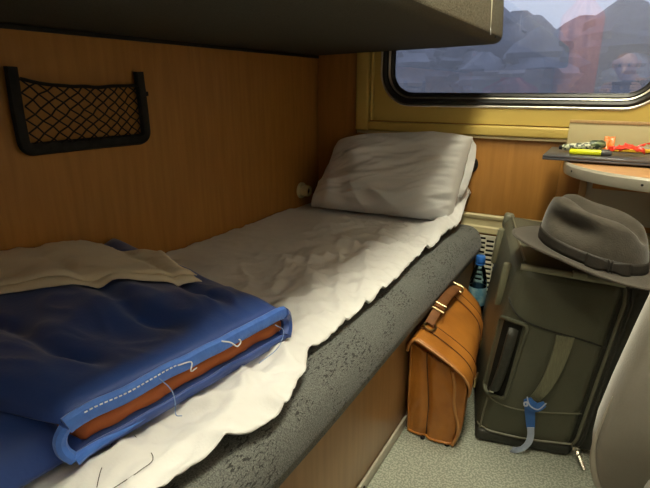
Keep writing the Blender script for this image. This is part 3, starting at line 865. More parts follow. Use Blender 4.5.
# handle with rings, buckles and padded grip
HX = .764
def ring(c, r1, r2, tilt, nm='ring'):
    pts = []
    for k in range(18):
        a = 2 * PI * k / 18
        pts.append(Vector(c) + Vector((r1 * math.cos(a) * math.cos(tilt), r2 * math.sin(a), r1 * math.cos(a) * -math.sin(tilt))))
    MB().tube(pts, .0032, 7, closed=True).build(nm, M['brass'], bc)
ring((.768, -.690, .319), .016, .021, .35)
ring((.762, -.385, .319), .016, .021, .35)
arch = spline([(HX, -.685, .322), (HX, -.655, .329), (HX, -.60, .340), (HX, -.53, .345), (HX, -.46, .340), (HX, -.415, .330), (HX, -.390, .322)], 6)
def band(pts, wd, th, nm, m):
    b_ = MB(); vs = []
    for k, p in enumerate(pts):
        t = (pts[min(k + 1, len(pts) - 1)] - pts[max(k - 1, 0)]).normalized()
        side = Vector((.94, 0, -.34)); nrm = t.cross(side).normalized()
        if nrm.z < 0: nrm = -nrm
        for (a, c) in ((-1, -1), (-1, .4), (-.6, 1), (.6, 1), (1, .4), (1, -1)):
            vs.append(p + side * (a * wd / 2) + nrm * (c * th / 2))
    L = len(pts)
    b_.add(vs, [(k * 6 + i, k * 6 + (i + 1) % 6, k * 6 + 6 + (i + 1) % 6, k * 6 + 6 + i) for k in range(L - 1) for i in range(6)] + [tuple(range(6)), tuple(range(L * 6 - 1, L * 6 - 7, -1))])
    return b_.build(nm, m, bc)
band(arch[:13], .026, .005, 'handle_strap', M['leather_dark'])
band(arch[-9:], .026, .005, 'handle_strap', M['leather_dark'])
grip = band(arch[11:-7], .032, .014, 'handle_grip', M['leather_dark'])
def buckle(p):
    c = Vector(p); s_ = Vector((.94, 0, -.34)) * .020; t = Vector((0, .015, .002)); up = Vector((.3, 0, .9)) * .007
    MB().tube([c - s_ - t + up, c + s_ - t + up, c + s_ + t + up, c - s_ + t + up], .0026, 6, closed=True).build('buckle', M['brass'], bc)
buckle(arch[11]); buckle(arch[-8])

# ================================================================== BOTTLE
bo_ = thing('water_bottle', (.772, -.122, 0), 'clear plastic water bottle with a blue cap behind the briefcase', 'bottle')
c = (.772, -.122, 0)
MB().lathe([(.030, .0005), (.0315, .006), (.0325, .05), (.031, .06), (.0325, .07), (.0325, .13), (.031, .14), (.0325, .15), (.0325, .245), (.030, .268), (.022, .300), (.014, .318), (.0135, .332), (.0001, .333)], c, 24).build('bottle_body', M['bottle'], bo_)
MB().lathe([(.026, .002), (.030, .008), (.030, .235), (.0001, .2355)], c, 20).build('water', M['water'], bo_)
MB().lathe([(.0328, .165), (.0331, .166), (.0331, .235), (.0328, .236), (.0315, .2365), (.0315, .165)], c, 24).build('wrap_label', mat('pale_blue_label', (.10, .26, .36), .5, c2=(.30, .45, .50), nscale=40), bo_)
cp = MB().lathe([(.0165, .330), (.0175, .332), (.0175, .352), (.016, .356), (.0001, .3565)], c, 20)
cp.lathe([(.0178, .323), (.0178, .328), (.0150, .328), (.0150, .323)], c, 20)
cp.build('cap', M['blue_cap'], bo_)

# ================================================================== SUITCASE
A12 = math.radians(13.5)
SO = Vector((.914, -.690, 0)); SU = Vector((math.cos(A12), math.sin(A12), 0)); SV = Vector((-math.sin(A12), math.cos(A12), 0))
SLEAN, SH, SD, SWD = .11, .541, .535, .254
def sc_w(u, v, z):
    z -= .024 * max(0, u / SWD) * max(0, z / SH) ** 2
    return SO + SU * u + SV * v + Vector((SLEAN * z, 0, z))
sc_ = thing('suitcase', (1.0, -.40, 0), 'dark green-grey soft suitcase standing on its side beside the briefcase', 'suitcase')
def sfn(p):
    u, v, z = p
    b = math.sin(PI * min(1, max(0, z / SH)))
    if v < .05: v -= .010 * b * math.sin(PI * min(1, max(0, u / SWD)))
    if u < .05: u -= .012 * b * math.sin(PI * min(1, max(0, v / SD)))
    z += -.006 * math.sin(PI * min(1, max(0, u / SWD))) if z > SH * .9 else 0
    return sc_w(u, v, z)
MB().box((0, 0, .012), (SWD, SD, SH), .040, 5, fn=sfn, sub=3).build('shell', M['case'], sc_, angle=60)
def front_v(u):
    r = .040
    return 0 if u >= r else r - math.sqrt(max(0, r * r - (r - max(0, u)) ** 2))
def sfront(u, z, off=.002):
    b = math.sin(PI * min(1, max(0, z / SH)))
    uu = max(-.002, u)
    v = front_v(uu) - .010 * b * math.sin(PI * min(1, max(0, uu / SWD)))
    uo = u - (.012 * b * .1)
    return sc_w(uo, v - off, z)
# lid part beyond the zip, zips
def lidfn(p): return sc_w(p.x, p.y, p.z)
MB().box((SWD + .012, .012, .016), (SWD + .060, SD - .01, SH - .012), .018, 3, fn=lidfn).build('lid', M['case_dark'], sc_, angle=60)
MB().box((SWD - .02, .014, .020), (SWD + .03, SD - .02, SH - .016), .008, 2, fn=lidfn).build('zip_gusset', M['case_dark'], sc_, angle=60)
for du, nm in ((.001, 'zip_piping'), (.016, 'zip_piping'), (.009, 'zip_tape')):
    pts = [sc_w(SWD - .006 + du, .030, SH - .012), sc_w(SWD + du - .004, .010, SH - .03)] + [sc_w(SWD + du, .004, lerp(SH - .06, .06, k / 10)) for k in range(11)] + [sc_w(SWD + du - .004, .012, .03), sc_w(SWD + du - .006, .05, .016)]
    MB().tube(pts, .0042 if nm == 'zip_piping' else .003, 6).build(nm, M['case_pipe'] if du < .005 else M['case_dark'], sc_)
# top edge band with webbing tab
MB().tube([sc_w(lerp(.012, SWD - .006, k / 14), .010 + .012 * (1 - math.sin(PI * (.15 + .7 * k / 14))), SH - .012 + .003 * math.sin(PI * k / 14)) for k in range(15)], .0085, 8).build('top_piping', M['case_band'], sc_)
MB().box((.128, -.002, SH - .012), (.160, .016, SH + .004), .002, fn=lidfn).build('webbing_tab', M['case_band'], sc_)
# piping down the left corner and round the bottom
MB().tube([sfront(.012, lerp(.03, .14, k / 10), .001) for k in range(11)], .0026, 6).build('corner_piping', M['case_pipe'], sc_)
MB().tube([sfront(lerp(.004, SWD - .01, k / 20), .045 - .008 * math.sin(PI * k / 20), -.001 if k < 3 else .001) for k in range(21)], .0030, 6).build('base_piping', M['case_pipe'], sc_)
bmp = MB().box((.004, -.004, .001), (SWD - .004, SD - .03, .040), .014, 3, fn=lidfn).build('base_guard', M['case_dark'], sc_, angle=60)
# stitched seams across the end face
def seam_(pts, r=.0019, m='case_pipe'):
    MB().tube(spline([sfront(u, z, .0012) for u, z in pts], 8), r, 5).build('stitched_seam', M[m], sc_)
seam_([(.004, .170), (.016, .148), (.05, .135), (.10, .130), (.17, .136), (.245, .146)])
seam_([(.004, .440), (.012, .425), (.035, .402), (.08, .385), (.14, .375), (.20, .365), (.247, .352)], .0024, 'case_dark')
# carry handle: rounded recess frame and a grip
hc = []
for (uu, zz, a0) in ((.047, .372, 0), (.012, .372, PI / 2), (.012, .170, PI), (.042, .170, 1.5 * PI)):
    for k in range(6):
        a = a0 + PI / 2 * k / 5; hc.append((uu + .012 * math.cos(a), zz + .014 * math.sin(a)))
MB().tube([sfront(u, z, .004) for u, z in hc], .0058, 8, closed=True).build('handle_frame', M['case'], sc_)
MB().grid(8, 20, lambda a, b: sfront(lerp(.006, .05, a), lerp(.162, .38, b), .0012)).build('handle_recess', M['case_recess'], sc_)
gp = spline([sfront(.020, .178, .004), sfront(.022, .195, .018), sfront(.026, .27, .024), sfront(.028, .345, .018), sfront(.030, .366, .004)], 6)
MB().tube(gp, [.0135] * len(gp), 10, flat=.6).build('carry_handle', M['case_dark'], sc_)
MB().box((-.0, 0, 0), (.012, .003, .006), .001, fn=lambda p: sfront(.012, .165, .0105) + Vector((p.x, p.y, p.z))).build('rivet_plate', M['chrome'], sc_)
# webbing strap on the right half
swp = []
strap_c = spline([Vector((.150, 0, .372)), Vector((.149, .010, .33)), Vector((.143, .017, .27)), Vector((.134, .014, .215)), Vector((.122, .004, .172))], 7)
sm_ = MB(); vs = []
for k, p in enumerate(strap_c):
    t = k / (len(strap_c) - 1); hw = lerp(.021, .014, t)
    for (du, dn) in ((-hw, 0.0), (-hw, .004), (hw, .004), (hw, 0.0)):
        vs.append(sfront(p.x + du, p.z, .001 + p.y * .8 + dn))
L = len(strap_c)
sm_.add(vs, [(k * 4 + i, k * 4 + (i + 1) % 4, k * 4 + 4 + (i + 1) % 4, k * 4 + 4 + i) for k in range(L - 1) for i in range(4)] + [(0, 1, 2, 3), (L * 4 - 1, L * 4 - 2, L * 4 - 3, L * 4 - 4)])
sm_.build('webbing_strap', M['case_strap'], sc_)
# foot bars on the large left face
for v0 in (.085, .43):
    MB().box((-.020, v0, .385), (-.0, v0 + .022, .508), .006, 2, fn=lidfn).build('foot_bar', M['case_strap'], sc_)
MB().box((-.003, SD - .040, SH - .050), (.030, SD + .004, SH + .003), .010, 3, fn=lidfn).build('corner_guard', M['case_pipe'], sc_)
# top face seam lines and folded flap edge
MB().tube([sc_w(.020, lerp(.03, SD - .03, k / 10), SH - .001) for k in range(11)], .003, 6).build('top_seam', M['case_pipe'], sc_)
# zip pull hanging at the bottom right
zp = MB()
b0 = sc_w(SWD + .004, -.004, .035)
zp.box((-.009, -.006, -.007), (.009, .003, .007), .002, fn=lambda p: Vector(p) + b0)
zs = zp.build('zip_slider', M['chrome'], sc_)
MB().tube(spline([b0 + Vector((.004, -.006, -.004)), b0 + Vector((.014, -.020, -.016)), b0 + Vector((.026, -.038, -.029))], 4), .0045, 6).build('zip_pull', M['chrome'], zs)
MB().tube([b0 + Vector((.010, -.014, -.010)) + Vector((.006 * math.cos(a), .004 * math.cos(a), .006 * math.sin(a))) for a in [2 * PI * k / 10 for k in range(10)]], .0018, 5, closed=True).build('zip_ring', M['chrome'], zs)

# airline tag: a paper loop round the strap and its hanging tails
lt = thing('luggage_tag', tuple(sfront(.105, .16, .02)), 'torn blue paper baggage tag looped round the suitcase strap', 'tag')
def ribbon(pts, wd, nm, m):
    P_ = spline(pts, 6); r_ = MB(); vs = []
    for k, (u, z, o) in enumerate(P_):
        w_ = wd(k / (len(P_) - 1)) if callable(wd) else wd
        a, b = P_[max(0, k - 1)], P_[min(len(P_) - 1, k + 1)]
        d = Vector((b.x - a.x, b.y - a.y)); d.normalize(); nn = Vector((-d.y, d.x)) * (w_ / 2)
        for s_, dn in ((1, 0), (1, .0012), (-1, .0012), (-1, 0)):
            vs.append(sfront(u + nn.x * s_, z + nn.y * s_, o + dn))
    L = len(P_)
    r_.add(vs, [(k * 4 + i, k * 4 + (i + 1) % 4, k * 4 + 4 + (i + 1) % 4, k * 4 + 4 + i) for k in range(L - 1) for i in range(4)] + [(0, 1, 2, 3), (L * 4 - 1, L * 4 - 2, L * 4 - 3, L * 4 - 4)])
    return r_.build(nm, m, lt)
ribbon([(.102, .184, .021), (.112, .170, .024), (.128, .163, .025), (.147, .174, .018)], lambda t: .018 + .012 * math.sin(PI * t), 'tag_loop', M['tag'])
ribbon([(.100, .190, .023), (.106, .175, .026), (.116, .163, .026), (.134, .159, .026), (.149, .178, .020)], .0032, 'torn_edge', M['tag_pale'])
ribbon([(.112, .172, .020), (.117, .145, .018), (.125, .115, .017), (.132, .088, .017)], lambda t: .028 - .008 * t, 'tag_strip', M['tag'])
ribbon([(.131, .092, .0185), (.137, .064, .019), (.136, .040, .021), (.126, .022, .024), (.110, .014, .028), (.098, .016, .030)], lambda t: .017 + .008 * max(0, t - .6), 'tag_tail', M['tag_pale'])
ribbon([(.096, .172, .026), (.099, .164, .027), (.105, .166, .027), (.102, .175, .026), (.096, .172, .026)], .004, 'string_knot', M['tag_pale'])

# ================================================================== FEDORA
ht = thing('fedora_hat', (1.10, -.52, .562), 'brown-grey felt fedora hat with dark ribbon on top of the suitcase', 'hat')
HA = math.atan2(.35, -.94)                     # front of the hat points left and away
HX_ = Vector((math.cos(HA), math.sin(HA), 0)); HY_ = Vector((-math.sin(HA), math.cos(HA), 0))
HC = Vector((1.124, -.622, .569))
def hw_(f, l, z):
    p = HX_ * f + HY_ * l
    return HC + p + Vector((0, 0, z - .17 * p.x + .03 * p.y))
CL, CW = .122, .098
def brim_in(th):
    return CL * math.cos(th), CW * math.sin(th)
def brim(th, t):
    ci, si = brim_in(th)
    fo_ = math.cos(th)
    wd = .058 + .004 * fo_
    f = ci + wd * math.cos(th) * t; l = si + wd * math.sin(th) * t
    side = abs(math.sin(th)) ** 2
    z = .004 + .016 * t ** 2 * side - .012 * t * max(0, fo_) - .004 * t * max(0, -fo_) + .005 * math.sin(2 * th + .6) * t
    return hw_(f, l, z)
br = MB().grid(64, 10, lambda a, b: brim(2 * PI * a, b), close_u=True).build('brim', M['felt'], ht, angle=180)
bmd = br.modifiers.new('solid', 'SOLIDIFY'); bmd.thickness = .003; bmd.offset = 1
MB().tube([brim(2 * PI * k / 64, 1.0) + Vector((0, 0, .0012)) for k in range(64)], .0026, 6, closed=True).build('brim_edge', M['felt'], br)
def crown(th, t):
    """t 0..0.6 wall, 0.6..1 top"""
    c_, s_ = math.cos(th), math.sin(th)
    hgt = .104 + .010 * c_
    if t < .62:
        q = t / .62
        k = 1 - .13 * q ** 1.4 - .05 * q ** 4
        f = CL * c_ * k; l = CW * s_ * k
        z = .004 + hgt * (q ** .92) 
    else:
        q = (t - .62) / .38
        k0 = 1 - .13 - .05
        k = k0 * (1 - q) ** .85
        f = CL * c_ * k; l = CW * s_ * k
        z = .004 + hgt + .010 * math.sin(PI * min(1, q * 1.6)) * (1 if q < .625 else 0)
    # centre crease
    z -= .030 * math.exp(-(l / .022) ** 2) * smooth01((z - .06) / .05) * (1 if True else 0)
    # front pinch both sides
    hh = smooth01((z - .045) / .06)
    pin = math.exp(-((f - .028) / .058) ** 2)
    l *= 1 - .40 * pin * math.exp(-((z - .074) / .020) ** 2) - .16 * pin * hh
    z -= .010 * math.exp(-((f - .02) / .05) ** 2) * math.exp(-((abs(l) - .045) / .018) ** 2) * hh
    return hw_(f, l, z)
MB().grid(72, 34, lambda a, b: crown(2 * PI * a, b), close_u=True).build('crown', M['felt'], ht, angle=180)
# ribbon band and bow
def bandp(th, h):
    p = crown(th, .62 * (h / .112) ** (1 / .92))
    ctr = hw_(0, 0, h)
    d = (p - ctr); d.z = 0; d.normalize()
    return p + d * .0022
bd = MB().grid(72, 4, lambda a, b: bandp(2 * PI * a, lerp(.006, .034, b)), close_u=True).build('ribbon_band', M['ribbon'], ht, angle=180)
bd.modifiers.new('solid', 'SOLIDIFY').thickness = .0015
def bow(th0, th1, h0, h1, bulge, nm):
    def f(a, b):
        th = lerp(th0, th1, a); h = lerp(h0, h1, b)
        pinch = 1 - .45 * math.sin(PI * a) ** 8
        p = bandp(th, .02 + (h - .02) * pinch); ctr = hw_(0, 0, h); d = p - ctr; d.z = 0; d.normalize()
        return p + d * (.003 + bulge * abs(math.sin(2 * PI * a)))
    o = MB().grid(16, 6, f).build(nm, M['ribbon'], ht, angle=180)
    o.modifiers.new('solid', 'SOLIDIFY').thickness = .0015
TB = PI * .70
bow(TB - .40, TB + .40, .003, .036, .006, 'bow')
bow(TB - .05, TB + .05, .004, .036, .006, 'bow_knot')

# ================================================================== TABLE AND WHAT IS ON IT
tb = thing('window_table', (1.35, -.25, 0), 'rounded wood-topped folding table with grey metal edge under the window', 'table')
TZ = .742
arc = [(1.022, -.035), (1.020, -.16), (1.022, -.27), (1.035, -.335), (1.065, -.395), (1.11, -.450), (1.17, -.492), (1.24, -.522), (1.33, -.545), (1.45, -.56), (1.60, -.56), (1.90, -.56)]
arc = [(p.x, p.y) for p in spline([Vector((x, y, 0)) for x, y in arc], 5)]
poly = arc + [(1.90, -.035)]
n = len(poly)
MB().add([(x, y, TZ - .026) for x, y in poly] + [(x, y, TZ) for x, y in poly], [tuple(range(n))[::-1], tuple(range(n, 2 * n))] + [(k, (k + 1) % n, n + (k + 1) % n, n + k) for k in range(n)]).build('tabletop', M['table_wood'], tb, angle=30)
ed = MB(); vs = []
for k, (x, y) in enumerate(arc):
    a, b = Vector(arc[max(0, k - 1)]), Vector(arc[min(len(arc) - 1, k + 1)])
    d = (b - a).normalized(); o = Vector((d.y, -d.x))
    if k < 3 and o.x > 0: o = -o
    for off, z in ((.0005, TZ - .030), (.006, TZ - .030), (.009, TZ - .02), (.008, TZ - .003), (.003, TZ + .003), (.0005, TZ + .003)):
        # outward normal is away from the table centre
        c_ = Vector((1.5, -.2)) - Vector((x, y)); s_ = -1 if o.dot(c_) > 0 else 1
        vs.append((x + o.x * off * s_, y + o.y * off * s_, z))
L = len(arc)
ed.add(vs, [(k * 6 + i, k * 6 + (i + 1) % 6, k * 6 + 6 + (i + 1) % 6, k * 6 + 6 + i) for k in range(L - 1) for i in range(6)] + [tuple(range(6)), tuple(range(L * 6 - 1, L * 6 - 7, -1))])
edo = ed.build('edge_trim', M['alu_paint'], tb, angle=30)
for idx in (18, 33):
    x, y = arc[idx]; a, b = Vector(arc[idx - 1]), Vector(arc[idx + 1]); d = (b - a).normalized(); o = Vector((d.y, -d.x)); c_ = Vector((1.5, -.2)) - Vector((x, y))
    if o.dot(c_) > 0: o = -o
    q = Vector((x + o.x * .0085, y + o.y * .0085, TZ - .014)); o3 = Vector((o.x, o.y, 0))
    MB().tube([q - o3 * .001, q + o3 * .0012], .0032, 10).build('rivet', M['plastic'], edo)
# pedestal below: grey panel with a light wood edge
MB().box((1.085, -.300, .575), (1.89, -.282, TZ - .031), .002).build('pedestal_panel', M['pedestal'], tb)
MB().box((1.066, -.310, .575), (1.0845, -.060, TZ - .031), .002).build('pedestal_side', M['wood_edge'], tb)
MB().box((1.10, -.36, TZ - .060), (1.88, -.3005, TZ - .031), .002).build('front_rail', M['wood'], tb)
MB().box((1.0865, -.328, TZ - .040), (1.10, -.3008, TZ - .0305), .003).build('hinge', M['plastic'], tb)

bn = thing('waste_bin', (1.42, -.33, .28), 'cream waste bin lid edge under the table behind the hat', 'bin')
MB().box((1.265, -.365, .57), (1.70, -.303, .64), .010, 3).build('bin_body', M['cream'], bn)
MB().box((1.262, -.370, .6405), (1.703, -.302, .652), .004, 2).build('bin_lid', M['cream'], bn)

lp = thing('laptop', (1.13, -.18, TZ), 'closed dark grey laptop lying on the window table', 'laptop')
MB().box((.957, -.318, TZ + .0055), (1.315, -.078, TZ + .0125), .003, 2).build('laptop_base', M['laptop'], lp)
MB().box((.957, -.318, TZ + .0132), (1.315, -.078, TZ + .0195), .0028, 2).build('laptop_lid', M['laptop'], lp)
for (x, y) in ((1.06, -.295), (1.29, -.295), (1.06, -.10), (1.29, -.10)):
    MB().lathe([(.006, .0032), (.006, .0056), (.0001, .0056)], (x, y, TZ), 10).build('rubber_foot', M['rubber'], lp)
LZ = TZ + .0196

hl = thing('highlighter', (1.06, -.27, LZ), 'neon yellow highlighter pen with a dark cap on the laptop', 'pen')
ax = Vector((1, .10, 0)).normalized(); h0 = Vector((1.024, -.272, LZ + .0088))
MB().tube([h0, h0 + ax * .003, h0 + ax * .082], [.006, .0083, .0083], 12).build('barrel', M['neon'], hl)
MB().tube([h0 + ax * .0825, h0 + ax * .086, h0 + ax * .104, h0 + ax * .110], [.0083, .0088, .0080, .006], 12).build('pen_cap', M['grey_plastic'], hl)
MB().box((-.020, -.002, .0075), (.006, .002, .0105), .0008, fn=lambda p: h0 + ax * .098 + Vector(p)).build('clip', M['grey_plastic'], hl)

pc = thing('patterned_pouch', (1.05, -.20, LZ), 'green and white patterned twisted wrapper behind the yellow highlighter', 'wrapper')
ax = Vector((1, .18, .09)).normalized(); q0 = Vector((1.000, -.215, LZ + .014))
prs = [(-.003, .006), (.004, .012), (.03, .0135), (.06, .0145), (.085, .0155), (.10, .0145), (.112, .008)]
MB().tube([q0 + ax * a for a, r in prs], [r for a, r in prs], 12, flat=.8).build('wrapper_body', M['pouch'], pc)
prs = [(.074, .0155), (.088, .0165), (.104, .0155), (.116, .010)]
MB().tube([q0 + ax * a + Vector((0, 0, .003)) for a, r in prs], [r for a, r in prs], 12, flat=.85).build('wrapper_end', M['pouch_dark'], pc)
MB().tube([q0 - ax * .010, q0 - ax * .002], [.007, .0085], 10, flat=.8).build('dark_tip', M['plastic'], pc)

rw = thing('red_wrapper', (1.18, -.20, LZ), 'crumpled red and orange foil wrapper beside the patterned one', 'wrapper')
def crum(x0, x1, y0, y1, k, h):
    def f(a, b):
        tw = 1 - .55 * abs(2 * a - 1) ** 1.5
        return (lerp(x0, x1, a), lerp(y0, y1, .5 + (b - .5) * tw), LZ + .006 + 1.3 * h * abs(ridge(a * 4.5, b * 3.5, k)) * (1 - .6 * abs(2 * b - 1)) + h * .5 * max(0, math.sin(PI * a)))
    return f
o = MB().grid(14, 8, crum(1.122, 1.215, -.25, -.19, 3.0, .018)).build('red_foil', M['red'], rw, angle=15)
o.modifiers.new('solid', 'SOLIDIFY').thickness = .0008
o = MB().grid(8, 8, lambda a, b: (1.108 + .028 * a, -.205 + .02 * b + .003 * nz(a * 4, b * 4), LZ + .010 + .036 * b + .004 * ridge(a * 3, b * 3, 2))).build('orange_foil', M['orange_foil'], rw, angle=15)
o.modifiers.new('solid', 'SOLIDIFY').thickness = .0008
o = MB().grid(14, 5, lambda a, b: (1.150 + .085 * a, -.225 + .05 * a + .016 * (b - .5) * (1 - .7 * a), LZ + .014 + .022 * a + .006 * ridge(a * 5, b * 2, 6) - .006 * abs(b - .5))).build('twisted_tail', M['red'], rw, angle=15)
o.modifiers.new('solid', 'SOLIDIFY').thickness = .0008

yp = thing('yellow_pencil', (1.14, -.12, LZ), 'long yellow pencil lying across the back of the laptop', 'pencil')
a0, a1 = Vector((1.0, -.145, LZ + .0068)), Vector((1.30, -.135, LZ + .0068))
MB().tube([a0, a1], .0064, 6).build('pencil_shaft', M['pencil'], yp)
MB().tube([a1, a1 + Vector((.018, 0, 0))], [.006, .001], 6).build('pencil_tip', M['wood_edge'], yp)

cpn = thing('cream_folder', (1.14, -.05, TZ), 'pale cream folder leaning against the sill behind the laptop', 'folder')
fz = lambda p: Vector((p.x, -.030 - .05 * (p.x - 1.0) + p.y + .16 * (.835 - p.z) * -.1, p.z))
MB().box((.997, -.004, TZ + .001), (1.42, .004, .848), .0015, fn=fz).build('cover', M['cream'], cpn)
MB().box((.997, -.0065, .838), (1.42, -.0042, .848), .0008, fn=fz).build('spine_strip', M['wood_edge'], cpn)
MB().box((1.003, -.0062, TZ + .018), (1.42, -.0042, TZ + .030), .0008, fn=fz).build('dark_strip', M['pedestal'], cpn)

# ================================================================== OPPOSITE SEAT (right foreground)
os_ = thing('opposite_berth', (1.55, -1.7, 0), 'grey upholstered seat cushion with pale piping at the right edge of the aisle', 'seat')
outl = [(1.212, .335), (1.196, .345), (1.181, .375), (1.1725, .415), (1.174, .455), (1.183, .52), (1.200, .62), (1.215, .70), (1.235, .78), (1.26, .815), (1.30, .825), (1.55, .83), (1.90, .83), (1.90, .33), (1.55, .328), (1.30, .328)]
def seat_slab(y0, y1):
    n = len(outl); mb = MB(); vs = []
    cx, cz = 1.55, .58
    for (y, s_) in ((y0, .965), (y0 + .008, .985), (y0 + .022, 1.0), (y1 - .022, 1.0), (y1 - .008, .985), (y1, .965)):
        for x, z in outl: vs.append((cx + (x - cx) * s_, y, cz + (z - cz) * s_))
    mb.add(vs, [(j * n + k, j * n + (k + 1) % n, (j + 1) * n + (k + 1) % n, (j + 1) * n + k) for j in range(5) for k in range(n)] + [tuple(range(n)), tuple(range(6 * n - 1, 5 * n - 1, -1))])
    return mb
seat_slab(-1.165, -1.075).build('end_cushion', M['seat'], os_, angle=50)
pp = [(x, z) for x, z in outl[:10]]
MB().tube(spline([Vector((1.55 + (x - 1.55) * .994, -1.158, .58 + (z - .58) * .994)) for x, z in pp[:6]], 5), [.0045 * min(1, (26 - k) / 14 + .05) for k in range(26)], 6).build('piping', M['seat_pipe'], os_)
MB().box((1.27, -2.45, .0005), (1.92, -1.10, .327), .004).build('seat_base', M['base_wood'], os_)
MB().box((1.24, -2.45, .328), (1.92, -1.17, .440), .03, 4).build('seat_cushion', M['seat'], os_)
MB().box((1.25, -2.44, .4405), (1.915, -1.19, .455), .006, 2).build('bounce_cover', M['sheet'], os_)  # unseen white cover added to bounce light under the upper berth

# ================================================================== CLOTHES HUNG ON THE BACK WALL (seen in the window reflection)
def garment(name, x, z, wd, hgt, m, label):
    g = thing(name, (x, YB, z), label, 'jacket')
    def f(side):
        def q(a, b):
            sh = .35 + .65 * smooth01(b * 5) if b < .2 else 1.0
            X = x + (a - .5) * wd * sh
            th = .045 * math.sin(PI * a) ** .6 * (.4 + .6 * min(1, b * 3))
            fold = .014 * math.sin(a * 19 + nz(b * 2, 1) * 2)
            return (X, YB + .012 + (th + fold + .02 if side > 0 else 0), z - hgt * b)
        return q
    MB().slab(26, 26, f(1), f(-1)).build('cloth', m, g, angle=180)
    MB().tube([(x, YB + .001, z + .012), (x, YB + .05, z + .012), (x, YB + .06, z + .03)], .006, 6).build('coat_hook', M['alu'], g)
garment('pink_jacket', .33, 1.03, .44, .50, M['pink'], 'dusty pink jacket hanging behind the viewer, mirrored faintly in the window')
garment('apricot_scarf', .80, 1.60, .30, .75, M['rust'], 'apricot scarf on a hook behind the viewer, mirrored faintly in the window')

# ================================================================== PHOTOGRAPHER (seen only as a reflection in the window)
ph = thing('person', (1.35, -2.2, .44), 'bald person in a dark sweater holding up a phone, reflected in the window', 'person')
def skinned(chains, name, lv=2):
    """chains: list of [(x,y,z,r)...]; identical points are shared; first point is the root"""
    idx = {}; V = []; R_ = []; E = []
    for ch in chains:
        prev = None
        for (x, y, z, r) in ch:
            k = (round(x, 4), round(y, 4), round(z, 4))
            if k not in idx:
                idx[k] = len(V); V.append((x, y, z)); R_.append(r)
            if prev is not None and prev != idx[k]: E.append((prev, idx[k]))
            prev = idx[k]
    me = bpy.data.meshes.new(name); me.from_pydata(V, E, [])
    o = bpy.data.objects.new(name, me); COL.objects.link(o)
    sk = o.modifiers.new('skin', 'SKIN'); sk.use_smooth_shade = True
    for v, r in zip(me.skin_vertices[0].data, R_): v.radius = (r, r) if not isinstance(r, tuple) else r
    me.skin_vertices[0].data[0].use_root = True
    ss = o.modifiers.new('sub', 'SUBSURF'); ss.levels = lv; ss.render_levels = lv
    dg = bpy.context.evaluated_depsgraph_get()
    nm = bpy.data.meshes.new_from_object(o.evaluated_get(dg))
    bpy.data.objects.remove(o)
    return nm
pel = (1.42, -2.24, .592, .135)
che = (1.30, -2.24, .84, .140)
nk0 = (1.215, -2.235, .955, .080)
nk = (1.180, -2.225, 1.000, .050)
torso = [pel, (1.40, -2.25, .66, .128), (1.36, -2.245, .75, .134), che, nk0, nk, (1.150, -2.200, 1.035, .056), (1.138, -2.188, 1.075, .074), (1.132, -2.196, 1.118, .080), (1.132, -2.206, 1.158, .060), (1.133, -2.210, 1.176, .030)]
ls, rs_ = (1.13, -2.27, .885, .060), (1.46, -2.20, .905, .060)
armL = [che, ls, (1.04, -2.22, .78, .046), (.985, -2.13, .71, .042), (1.035, -2.03, .80, .034), (1.052, -1.965, .885, .026)]
armR = [che, rs_, (1.51, -2.10, .78, .046), (1.48, -2.00, .70, .042), (1.37, -1.96, .80, .034), (1.268, -1.955, .90, .026)]
legL = [pel, (1.33, -2.30, .565, .098), (1.05, -2.20, .575, .080), (.95, -2.17, .575, .064), (.955, -2.16, .50, .058), (.97, -2.20, .28, .050), (.98, -2.22, .09, .036), (.90, -2.19, .045, .036), (.83, -2.16, .035, .030)]
legR = [pel, (1.36, -2.12, .565, .098), (1.12, -1.98, .57, .080), (1.02, -1.94, .575, .064), (1.02, -1.935, .50, .058), (1.03, -1.96, .28, .050), (1.04, -1.97, .09, .036), (.96, -1.93, .045, .036), (.89, -1.90, .035, .030)]
pme = skinned([torso, armL, armR, legL, legR], 'body', 3)
pme.materials.clear()
for k_ in ('sweater', 'skin', 'trousers', 'plastic'): pme.materials.append(M[k_])
for p_ in pme.polygons:
    c_ = p_.center
    if c_.z > .998: p_.material_index = 1
    elif c_.y > -1.975 and c_.z > .80: p_.material_index = 1
    elif c_.z < .09: p_.material_index = 3
    elif c_.z < .70 and c_.z < .60 + .22 * (1.45 - c_.x): p_.material_index = 2
    else: p_.material_index = 0
    p_.use_smooth = True
pb = bpy.data.objects.new('body', pme); COL.objects.link(pb); pb.parent = ph; pb.matrix_parent_inverse = Matrix.Translation(-Vector(ph.location))
def in_body(o): return o
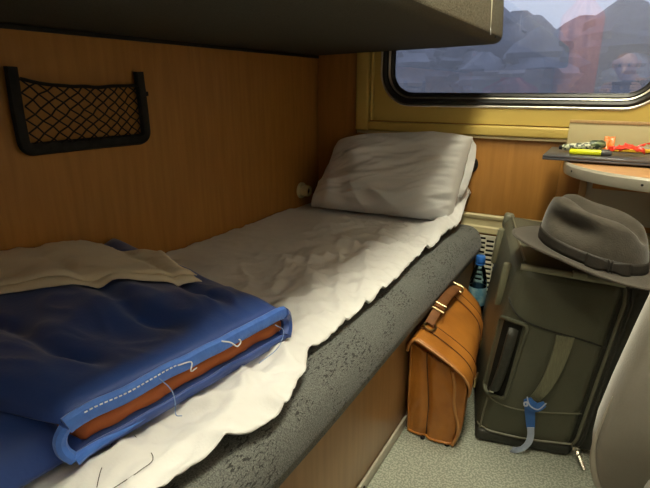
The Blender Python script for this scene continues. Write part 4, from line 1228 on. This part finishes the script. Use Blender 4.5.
# face pieces
fc = Vector((1.235, -2.115, 1.14)); fd = Vector((-.12, 1, -.22)).normalized(); fr_ = Vector((1, .12, 0)).normalized(); fu = fr_.cross(fd)
hc0 = Vector((1.134, -2.186, 1.095))
for s_ in (-1, 1):
    e = hc0 + fr_ * (.028 * s_) + fd * .062 + fu * .012
    MB().lathe([(.0001, -.010), (.007, -.007), (.0105, 0), (.007, .007), (.0001, .010)], tuple(e), 12).build('eye', M['eye'], ph)
    MB().tube([e + fr_ * -.016 + fu * .014 + fd * .004, e + fu * .018 + fd * .007, e + fr_ * .016 + fu * .014 + fd * .003], .003, 6).build('eyebrow', M['sweater'], ph)
    er = hc0 + fr_ * (.074 * s_) - fd * .012
    MB().tube([er + fu * .028 - fd * .004, er + fu * .022 - fd * .016 + fr_ * (.006 * s_), er - fd * .016 + fr_ * (.005 * s_), er - fu * .026 - fd * .002], [.006, .009, .009, .006], 8).build('ear', M['skin'], ph)
MB().tube([hc0 + fd * .066 + fu * .012, hc0 + fd * .080 - fu * .010, hc0 + fd * .088 - fu * .024, hc0 + fd * .068 - fu * .032], [.007, .010, .013, .008], 8).build('nose', M['skin'], ph)
MB().tube([hc0 + fd * .058 - fu * .046 - fr_ * .020, hc0 + fd * .066 - fu * .045, hc0 + fd * .058 - fu * .046 + fr_ * .020], [.003, .005, .003], 8).build('mouth', M['lips'], ph)
# hands: palm, four fingers and thumb each, gripping the phone's short sides
def hand(wr, side, nm):
    wr = Vector(wr)
    px = 1.127 + side * .082
    ch = []
    pal = [(wr.x, wr.y, wr.z, .024), (px + side * .022, -1.950, .915, .026), (px + side * .016, -1.944, .945, .024)]
    ch.append(pal)
    for i in range(4):
        z0 = .918 + .017 * i; L = (.8, 1.0, .95, .85)[i]
        ch.append([pal[2], (px + side * .018, -1.932, z0, .0095), (px + side * .010, -1.9165, z0 + .004, .0085), (px - side * .018 * L, -1.9150, z0 + .008, .0075), (px - side * .034 * L, -1.9160, z0 + .010, .0065)])
    ch.append([pal[1], (px + side * .010, -1.960, .925, .0115), (px - side * .006, -1.9495, .938, .0095), (px - side * .022, -1.9440, .950, .0080)])
    me = skinned(ch, nm); me.materials.clear(); me.materials.append(M['skin'])
    o = bpy.data.objects.new(nm, me); COL.objects.link(o); o.parent = pb
hand((1.052, -1.965, .885), -1, 'hand'); hand((1.268, -1.955, .90), 1, 'hand')
phn = thing('phone', (1.127, -1.93, .92), 'dark smartphone held up in both hands, reflected in the window', 'phone')
MB().box((1.048, -1.935, .912), (1.206, -1.9262, .986), .004, 3).build('phone_body', M['plastic'], phn)
MB().lathe([(.011, 0), (.011, .003), (.008, .0035), (.0001, .002)], (1.127, -1.9260, .95), 16, axis='y').build('lens', M['chrome'], phn)
